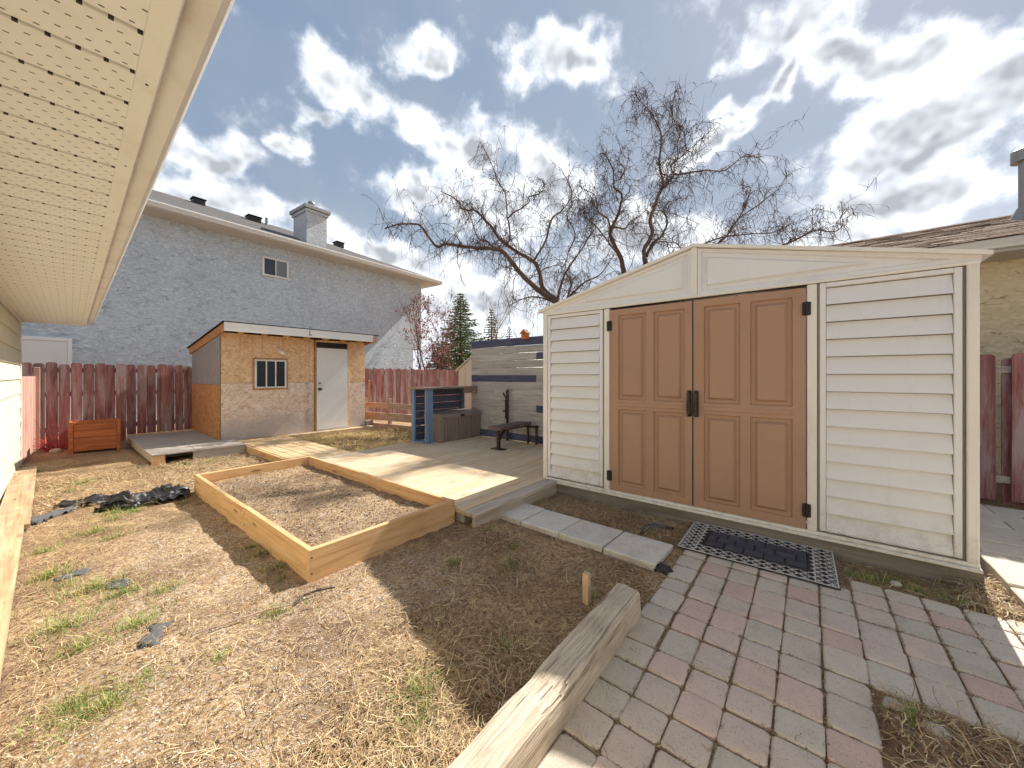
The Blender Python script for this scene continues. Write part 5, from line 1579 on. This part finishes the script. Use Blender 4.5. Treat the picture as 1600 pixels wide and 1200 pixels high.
def spruce(loc, H, rb, label, seed, brown=0.15, layers=34, sparse=1.0):
    rr = random.Random(seed)
    t = thing('spruce_tree', loc, label, 'tree', 'trees beyond the fences', rz=rr.uniform(0, 6))
    MB().tube([(0, 0, -.1), (0, 0, H * .5), (0, 0, H)], [0.022 * H, 0.013 * H, 0.004], 8).build('trunk', MT['bark'], t)
    V, F, C = [], [], []
    bm_ = MB()
    for l in range(layers):
        h = 0.10 + 0.90 * (l / layers) ** 0.92
        z0 = h * H
        R_ = rb * (1 - h) ** 0.82 + 0.05
        nbr = max(4, int((11 - 5 * h) * sparse))
        a0 = rr.uniform(0, 6.28)
        for b in range(nbr):
            a = a0 + 6.283 * b / nbr + rr.uniform(-.3, .3)
            L = R_ * rr.uniform(.55, 1.12)
            ca, sa = math.cos(a), math.sin(a)
            pts = []
            for q in range(5):
                s_ = q / 4
                pts.append(Vector((ca * L * s_, sa * L * s_, z0 - L * (0.32 * s_ - 0.22 * s_ * s_) + rr.uniform(-.02, .02))))
            bm_.tube(pts, [0.012, 0.010, 0.008, 0.005, 0.002], 3, False)
            isb = rr.random() < brown
            ncl = max(8, int(L * 42))
            for q in range(ncl):
                s_ = rr.uniform(0.08, 1.0)
                c = Vector((ca * L * s_, sa * L * s_, z0 - L * (0.32 * s_ - 0.22 * s_ * s_)))
                side = rr.uniform(-1, 1) * 0.20 * L * (1.1 - s_) + rr.uniform(-.03, .03)
                c += Vector((-sa * side, ca * side, rr.uniform(-.05, .02)))
                ln, wd = rr.uniform(.07, .16), rr.uniform(.016, .034)
                d = Vector((ca + rr.uniform(-.8, .8), sa + rr.uniform(-.8, .8), rr.uniform(-.7, .35))).normalized()
                s2 = d.cross(Vector((rr.uniform(-1, 1), rr.uniform(-1, 1), rr.uniform(-1, 1)))).normalized() * wd
                o = len(V)
                V += [c - s2, c + s2, c + d * ln + s2 * .4, c + d * ln - s2 * .4]
                F.append((o, o + 1, o + 2, o + 3))
                v = rr.uniform(.6, 1.35)
                cc = (0.17 * v, 0.125 * v, 0.065 * v, 1) if isb or rr.random() < brown * .4 else (0.15 * v, 0.19 * v, 0.055 * v, 1)
                C += [cc] * 4
    bm_.build('boughs', MT['bark'], t)
    o = bpy.data.objects.new('crown', raw_mesh('crown', [tuple(p) for p in V], F, MT['needle'], False, C))
    col.objects.link(o); o.parent = t
    return t
spruce(world_at(-3.05, 22), 6.3, 2.7, 'full dark green spruce beyond the fence', 3, 0.10, 36, 1.25)
spruce(world_at(-1.55, 28), 6.45, 1.55, 'thinner brownish spruce right of the green one', 4, 0.45, 30, 0.9)
spruce(world_at(-0.25, 34), 5.9, 1.2, 'smallest far spruce above the screen wall', 5, 0.5, 26, 0.8)
spruce(world_at(-3.35, 17.5), 2.9, 1.7, 'low bushy brown conifer behind the fence left of the metal shed', 6, 0.65, 20, 1.1)

def bare_tree(name, loc, H, label, m_bark, seed, stems=3, spread=0.35, leaf=None, lean=0.0, nleaf=0, levels=3):
    rr = random.Random(seed)
    t = thing(name, loc, label, 'tree', 'trees beyond the fences', rz=0.0)
    tr, bw = MB(), MB()
    leafp = []
    def grow(p, d, L, r, lv):
        n = 6
        pts, rs = [p.copy()], [r]
        for i in range(n):
            d = (d + Vector((rr.uniform(-1, 1), rr.uniform(-1, 1), rr.uniform(-.5, .9))) * 0.17).normalized()
            p = p + d * (L / n)
            pts.append(p.copy()); rs.append(r * (1 - 0.7 * (i + 1) / n))
        (tr if lv == 0 else bw).tube(pts, rs, 6 if lv == 0 else 3, False)
        if lv < levels:
            for q in range([7, 6, 5, 4][lv]):
                i = rr.randint(2, n)
                dd = (d + Vector((rr.uniform(-1, 1), rr.uniform(-1, 1), rr.uniform(-.3, .9))) * (0.75 + .15 * lv)).normalized()
                grow(pts[i], dd, L * rr.uniform(.32, .55), max(rs[i] * 0.55, 0.006), lv + 1)
        else:
            leafp.extend(pts[2:])
    for s_ in range(stems):
        a = 6.283 * s_ / stems + rr.uniform(-.4, .4)
        d = Vector((math.cos(a) * spread, math.sin(a) * spread, 1)).normalized()
        grow(Vector((0.08 * math.cos(a), 0.08 * math.sin(a), -.1)), d, H * rr.uniform(.6, .75), 0.013 * H, 0)
    tr.build('trunk', m_bark, t, smooth=True)
    bw.build('branches', m_bark if m_bark is MT['birch'] else MT['twig'], t)
    if nleaf:
        V, F = [], []
        for q in range(nleaf):
            c = rr.choice(leafp) + Vector((rr.uniform(-.08, .08), rr.uniform(-.08, .08), rr.uniform(-.1, .04)))
            s_ = rr.uniform(.018, .042)
            a = Vector((rr.uniform(-1, 1), rr.uniform(-1, 1), rr.uniform(-1, 1))).normalized() * s_
            b = a.cross(Vector((rr.uniform(-1, 1), rr.uniform(-1, 1), rr.uniform(-1, 1)))).normalized() * s_ * .8
            o = len(V)
            V += [tuple(c - a), tuple(c + b), tuple(c + a), tuple(c - b)]
            F.append((o, o + 1, o + 2, o + 3))
        o = bpy.data.objects.new('crown', raw_mesh('crown', V, F, leaf, False))
        col.objects.link(o); o.parent = t
    return t
bare_tree('crabapple_tree', world_at(-3.2, 15.4), 4.3, 'bare tree with withered red fruit beside the stucco house corner', MT['bark'], 2, 4, 0.34, MT['berry'], nleaf=2200)
bare_tree('birch_tree', world_at(-1.9, 24), 7.2, 'slim pale bare birch between the spruces', MT['birch'], 7, 2, 0.14)

# red-stemmed shrub by the gate
t = thing('dogwood_shrub', (0.05, 10.25, 0), 'red-stemmed leafless shrub in front of the fence by the gate', 'shrub', rz=0.0)
m = MB()
for i in range(60):
    a = rw.uniform(0, 6.28)
    d = Vector((math.cos(a) * rw.uniform(.2, 1.2) + 0.25, math.sin(a) * .6 - 0.25, rw.uniform(.25, 1)))
    curl_twig(m, (rw.uniform(-.08, .12), rw.uniform(-.1, .1), 0), d, rw.uniform(.3, .75), 0.005, 5, 0.2, 4)
m.build('stems', MT['red_twig'], t)

# ------------------------------------------------------------------ straw, chips, grass
ra = np.random.default_rng(5)
EX = [(0.98, 2.30, 2.40, 5.42), (2.25, 5.5, 2.18, 5.54), (2.06, 2.96, 5.4, 8.2), (0.9, 2.1, 7.36, 10.3), (1.9, 4.8, 8.08, 10.5),
      (2.55, 3.02, 0.78, 2.42), (0.2, 2.01, 0.69, 0.86), (3.55, 6.1, -0.86, 2.44), (0.18, 0.83, 9.36, 9.8), (-9, -0.10, -5, 9.0), (2.96, 3.58, -0.16, 0.80), (3.1, 6, -3, -0.9)]
def on_soil(x, y):
    for a, b, c, d in EX:
        if a < x < b and c < y < d:
            return False
    if x < 3.2 and y < 0.70 and not (y < -0.22 and x < 2.16):
        return False
    if x > 6.0 and y < 9:
        return False
    return True
def ribbons(n, sampler, length, width, colfn, lift=0.012, tilt=0.5, seg=2, curl=0.6):
    V, F, C = [], [], []
    k_ = 0
    tries = 0
    while k_ < n and tries < n * 30:
        tries += 1
        s_ = sampler()
        if s_ is None:
            continue
        x, y, z = s_
        L, W = length(), width()
        a = ra.uniform(0, 6.283)
        el_ = ra.uniform(-.15, tilt)
        p = Vector((x, y, z + lift * ra.uniform(0.1, 1)))
        o = len(V)
        cc = colfn(x, y)
        for i in range(seg + 1):
            sx, sy = -math.sin(a) * W / 2, math.cos(a) * W / 2
            sz = W * 0.3 * ra.uniform(-1, 1)
            V.append((p.x - sx, p.y - sy, p.z - sz)); V.append((p.x + sx, p.y + sy, p.z + sz))
            C += [cc, cc]
            p = p + Vector((math.cos(a) * math.cos(el_), math.sin(a) * math.cos(el_), math.sin(el_))) * (L / seg)
            a += ra.uniform(-curl, curl); el_ -= ra.uniform(0.0, tilt)
        for i in range(seg):
            F.append((o + 2 * i, o + 2 * i + 1, o + 2 * i + 3, o + 2 * i + 2))
        k_ += 1
    return V, F, C
def near_sample():
    # denser towards the viewer, over the bare soil
    r = 0.9 + 7.5 * ra.random() ** 1.7
    a = math.radians(ra.uniform(-22, 97))
    x, y = r * math.cos(a), r * math.sin(a)
    if not on_soil(x, y):
        return None
    if ra.random() < 0.75 * max(0, chip_amt(x, y) - 0.1):
        return None
    pt_ = mnoise.noise((x * 1.9, y * 1.9, 6)) + 0.6 * mnoise.noise((x * 5.5, y * 5.5, 2))
    if pt_ < 0.05 and ra.random() < min(0.88, 0.45 + 1.6 * (0.05 - pt_)):
        return None
    return (x, y, ground_z(x, y))
STRAW = [(0.52, 0.38, 0.20), (0.60, 0.46, 0.27), (0.44, 0.30, 0.16), (0.66, 0.54, 0.35), (0.40, 0.27, 0.15), (0.34, 0.22, 0.13), (0.26, 0.17, 0.10)]
def straw_col(x, y):
    c = STRAW[int(ra.integers(0, len(STRAW)))]
    v = ra.uniform(.75, 1.15)
    return (c[0] * v, c[1] * v, c[2] * v, 1)
def merge(*parts):
    V, F, C = [], [], []
    for v, f, c in parts:
        o = len(V)
        V += v; C += c
        F += [tuple(i + o for i in q) for q in f]
    return V, F, C
def bed_sample():
    x, y = ra.uniform(1.08, 2.2), ra.uniform(2.5, 5.3)
    return (x, y, bed_z(x, y))
def lawn_sample():
    x, y = ra.uniform(2.98, 5.3), ra.uniform(5.58, 8.1)
    if not on_soil(x, y): return None
    return (x, y, ground_z(x, y))
def back_sample():
    x, y = ra.uniform(-0.1, 2.1), ra.uniform(5.5, 7.4)
    if not on_soil(x, y): return None
    return (x, y, ground_z(x, y))
def shedfront_sample():
    x, y = ra.uniform(3.02, 3.56), ra.uniform(0.82, 2.3)
    return (x, y, ground_z(x, y)) if on_soil(x, y) else None
def corner_sample():
    x, y = ra.uniform(3.2, 3.7), ra.uniform(-0.92, -0.72)
    return (x, y, 0.0)
def hole_sample():
    x, y = ra.uniform(1.5, 2.17), ra.uniform(-0.9, -0.24)
    return (x, y, ground_z(x, y))
def joint_sample():
    if ra.random() < 0.5:
        x = rows[int(ra.integers(1, len(rows)))] + ra.normal(0, .004); y = ra.uniform(-1.4, .72)
    else:
        y = cols_y[int(ra.integers(0, len(cols_y)))] + ra.normal(0, .004); x = ra.uniform(.9, 3.2)
    if (y < -0.22 and x < 2.2) or mnoise.noise((x * 2.3, y * 2.3, 4)) < -0.15:
        return None
    return (x, y, -0.006 + 0.008 * ra.random())
U = ra.uniform
S = merge(ribbons(26000, near_sample, lambda: U(.02, .085), lambda: U(.0012, .003), straw_col),
          ribbons(2600, near_sample, lambda: U(.10, .30), lambda: U(.0015, .003), straw_col, 0.02, 0.5, 6, 0.55),
          ribbons(2600, bed_sample, lambda: U(.015, .06), lambda: U(.0015, .003), straw_col),
          ribbons(5200, lawn_sample, lambda: U(.06, .16), lambda: U(.003, .006), lambda x, y: (U(.42, .62), U(.34, .44), U(.12, .2), 1), 0.03, 1.1, 3),
          ribbons(5200, back_sample, lambda: U(.05, .14), lambda: U(.002, .005), straw_col, 0.02, 0.8, 3),
          ribbons(1500, shedfront_sample, lambda: U(.03, .12), lambda: U(.0015, .003), straw_col, 0.02, 0.6, 3),
          ribbons(420, corner_sample, lambda: U(.06, .22), lambda: U(.002, .004), straw_col, 0.04, 0.5, 5),
          ribbons(700, joint_sample, lambda: U(.015, .06), lambda: U(.0012, .0025), straw_col, 0.012, 0.4, 3),
          ribbons(900, hole_sample, lambda: U(.03, .12), lambda: U(.002, .004), straw_col, 0.03, 0.7, 3))
o = bpy.data.objects.new('straw', raw_mesh('straw', S[0], S[1], MT['straw'], False, S[2]))
col.objects.link(o)
tag(o, 'dry straw and dead grass scattered over the soil', 'straw', kind='stuff')

# pale wood chips and clods
def chips(n, sampler, size, palette):
    V, F, C = [], [], []
    k_ = 0; tries = 0
    while k_ < n and tries < n * 40:
        tries += 1
        s_ = sampler()
        if s_ is None: continue
        x, y, z = s_
        s = size()
        c = Vector((x, y, z + s * 0.35))
        a = Vector((U(-1, 1), U(-1, 1), U(-.5, .5))).normalized() * s
        b = a.cross(Vector((U(-.5, .5), U(-.5, .5), 1))).normalized() * s * U(.4, .9)
        d = a.cross(b).normalized() * s * U(.25, .6)
        q = len(V)
        V += [tuple(c - a), tuple(c + b), tuple(c + a), tuple(c - b), tuple(c + d)]
        F += [(q, q + 1, q + 4), (q + 1, q + 2, q + 4), (q + 2, q + 3, q + 4), (q + 3, q, q + 4)]
        pc = palette[int(ra.integers(0, len(palette)))]
        v = U(.8, 1.15)
        C += [(pc[0] * v, pc[1] * v, pc[2] * v, 1)] * 5
        k_ += 1
    return V, F, C
def chip_sample():
    r = 0.9 + 5.0 * ra.random() ** 1.5
    a = math.radians(ra.uniform(20, 97))
    x, y = r * math.cos(a), r * math.sin(a)
    if not on_soil(x, y) or ra.random() > chip_amt(x, y) * (0.25 + 1.2 * max(0, mnoise.noise((x * 4, y * 4, 1)) + .35)):
        return None
    return (x, y, ground_z(x, y))
def chip_bed():
    x, y = ra.uniform(1.08, 2.2), ra.uniform(2.5, 5.3)
    if ra.random() > (0.3 + 0.7 * chip_amt(x, y)) * (0.3 + 1.2 * max(0, mnoise.noise((x * 4, y * 4, 1)) + .3)): return None
    return (x, y, bed_z(x, y))
PALE = [(0.64, 0.57, 0.49), (0.70, 0.64, 0.57), (0.58, 0.47, 0.36), (0.74, 0.69, 0.62), (0.52, 0.40, 0.28)]
DARK = [(0.20, 0.13, 0.09), (0.26, 0.17, 0.12), (0.13, 0.085, 0.06), (0.34, 0.24, 0.17)]
S = merge(chips(14000, chip_sample, lambda: U(.0018, .0048), PALE), chips(9000, chip_bed, lambda: U(.0025, .006), PALE),
          chips(9000, near_sample, lambda: U(.0025, .008), DARK), chips(2500, bed_sample, lambda: U(.004, .012), DARK),
          chips(7000, joint_sample, lambda: U(.002, .006), [(0.36, 0.27, 0.19), (0.28, 0.20, 0.14), (0.46, 0.36, 0.26), (0.22, 0.20, 0.09)]),
          chips(1200, hole_sample, lambda: U(.004, .010), DARK + PALE), chips(1500, shedfront_sample, lambda: U(.004, .010), DARK))
o = bpy.data.objects.new('wood_chips', raw_mesh('wood_chips', S[0], S[1], MT['straw'], False, S[2]))
col.objects.link(o)
tag(o, 'pale chips and dark crumbs mixed into the soil', 'chips', kind='stuff')

TUFTS = [(.05, 3.01, .15, 1), (.29, 2.74, .13, 1), (.10, 2.70, .10, 1), (.14, 2.16, .16, 1), (.05, 2.25, .10, 1), (.95, 1.26, .13, 1), (.88, 1.15, .09, 1), (1.37, 1.14, .07, .7), (.77, 2.27, .09, 1), (.25, 4.65, .14, 1), (.33, 4.35, .09, 1), (.40, 5.15, .14, 1), (.52, 5.05, .10, 1), (.38, 4.95, .09, 1),
         (.27, 6.85, .16, 1), (.15, 6.5, .1, 1), (.01, 3.84, .14, 1), (.08, 3.6, .08, 1), (.18, 3.42, .16, 1), (.28, 3.2, .12, 1), (.42, 3.05, .10, .9), (.95, 3.28, .07, .6), (.96, 3.10, .09, .6), (.95, 2.80, .09, .6), (.93, 2.62, .06, .7), (.88, 5.0, .09, .7), (.95, 4.85, .07, .6), (.70, 5.45, .07, 1),
         (1.50, 7.0, .14, 1.1), (1.75, 6.9, .12, 1.1), (1.25, 7.1, .10, 1.1), (3.30, -.22, .06, .8), (3.30, -.30, .09, .8), (3.32, -.42, .09, .8), (3.30, -.52, .07, .9), (3.28, -.62, .06, .9), (3.27, -.70, .05, .9), (3.1, 1.05, .05, .8), (1.72, .64, .04, .7), (1.45, .65, .04, .7), (1.95, 1.6, .10, .7), (1.75, 1.9, .08, .8), (2.2, 1.75, .07, .7), (2.0, .98, .05, .7), (2.05, -.30, .08, 1.0), (2.3, 2.1, .06, .7), (-.02, 4.4, .1, 1), (.5, 2.1, .05, 1), (2.10, .42, .012, .9), (1.55, .26, .012, .9), (2.6, 1.28, .06, .7)]
V, F, C = [], [], []
for (tx, ty, tr_, br_) in TUFTS:
    for q in range(int(15000 * tr_ * tr_) + 40):
        rr_ = tr_ * abs(ra.normal(0, 0.62))
        an_ = U(0, 6.283)
        x, y = tx + rr_ * math.cos(an_) * 1.25, ty + rr_ * math.sin(an_) * .9
        L = U(.025, .095) * min(1.0, 0.45 + tr_ * 5)
        a = U(0, 6.283); el_ = U(.3, 1.4)
        p = Vector((x, y, ground_z(x, y) - .004))
        W = U(.0018, .004)
        o = len(V)
        g_ = U(0, 1)
        if g_ < .66:
            v = U(.6, 1.2) * br_  # lower factor for tufts in shadow: the shade is put into their green
            cc = (0.175 * v, 0.27 * v, 0.05 * v, 1)
        else:
            v = U(.8, 1.1)
            cc = (0.50 * v, 0.43 * v, 0.17 * v, 1)
        for i in range(3):
            w_ = W * (1 - 0.45 * i) / 2
            sx, sy = -math.sin(a) * w_, math.cos(a) * w_
            V.append((p.x - sx, p.y - sy, p.z)); V.append((p.x + sx, p.y + sy, p.z)); C += [cc, cc]
            p = p + Vector((math.cos(a) * math.cos(el_), math.sin(a) * math.cos(el_), math.sin(el_))) * (L / 2)
            el_ -= U(.1, .7)
        F += [(o, o + 1, o + 3, o + 2), (o + 2, o + 3, o + 5, o + 4)]
o = bpy.data.objects.new('grass', raw_mesh('grass', V, F, MT['grass'], False, C))
col.objects.link(o)
tag(o, 'sparse green and yellowing grass tufts in the soil', 'grass', kind='stuff')

# dead stems on top of the planter
m = MB()
for i in range(26):
    x, y = rw.uniform(.26, .75), rw.uniform(9.46, 9.72)
    curl_twig(m, (x, y, .45), Vector((rw.uniform(-1, 1), rw.uniform(-1, 1), rw.uniform(.1, .6))), rw.uniform(.1, .3), .004, 4, .3, 3)
m.build('dry_stems', MT['stake'], pl)
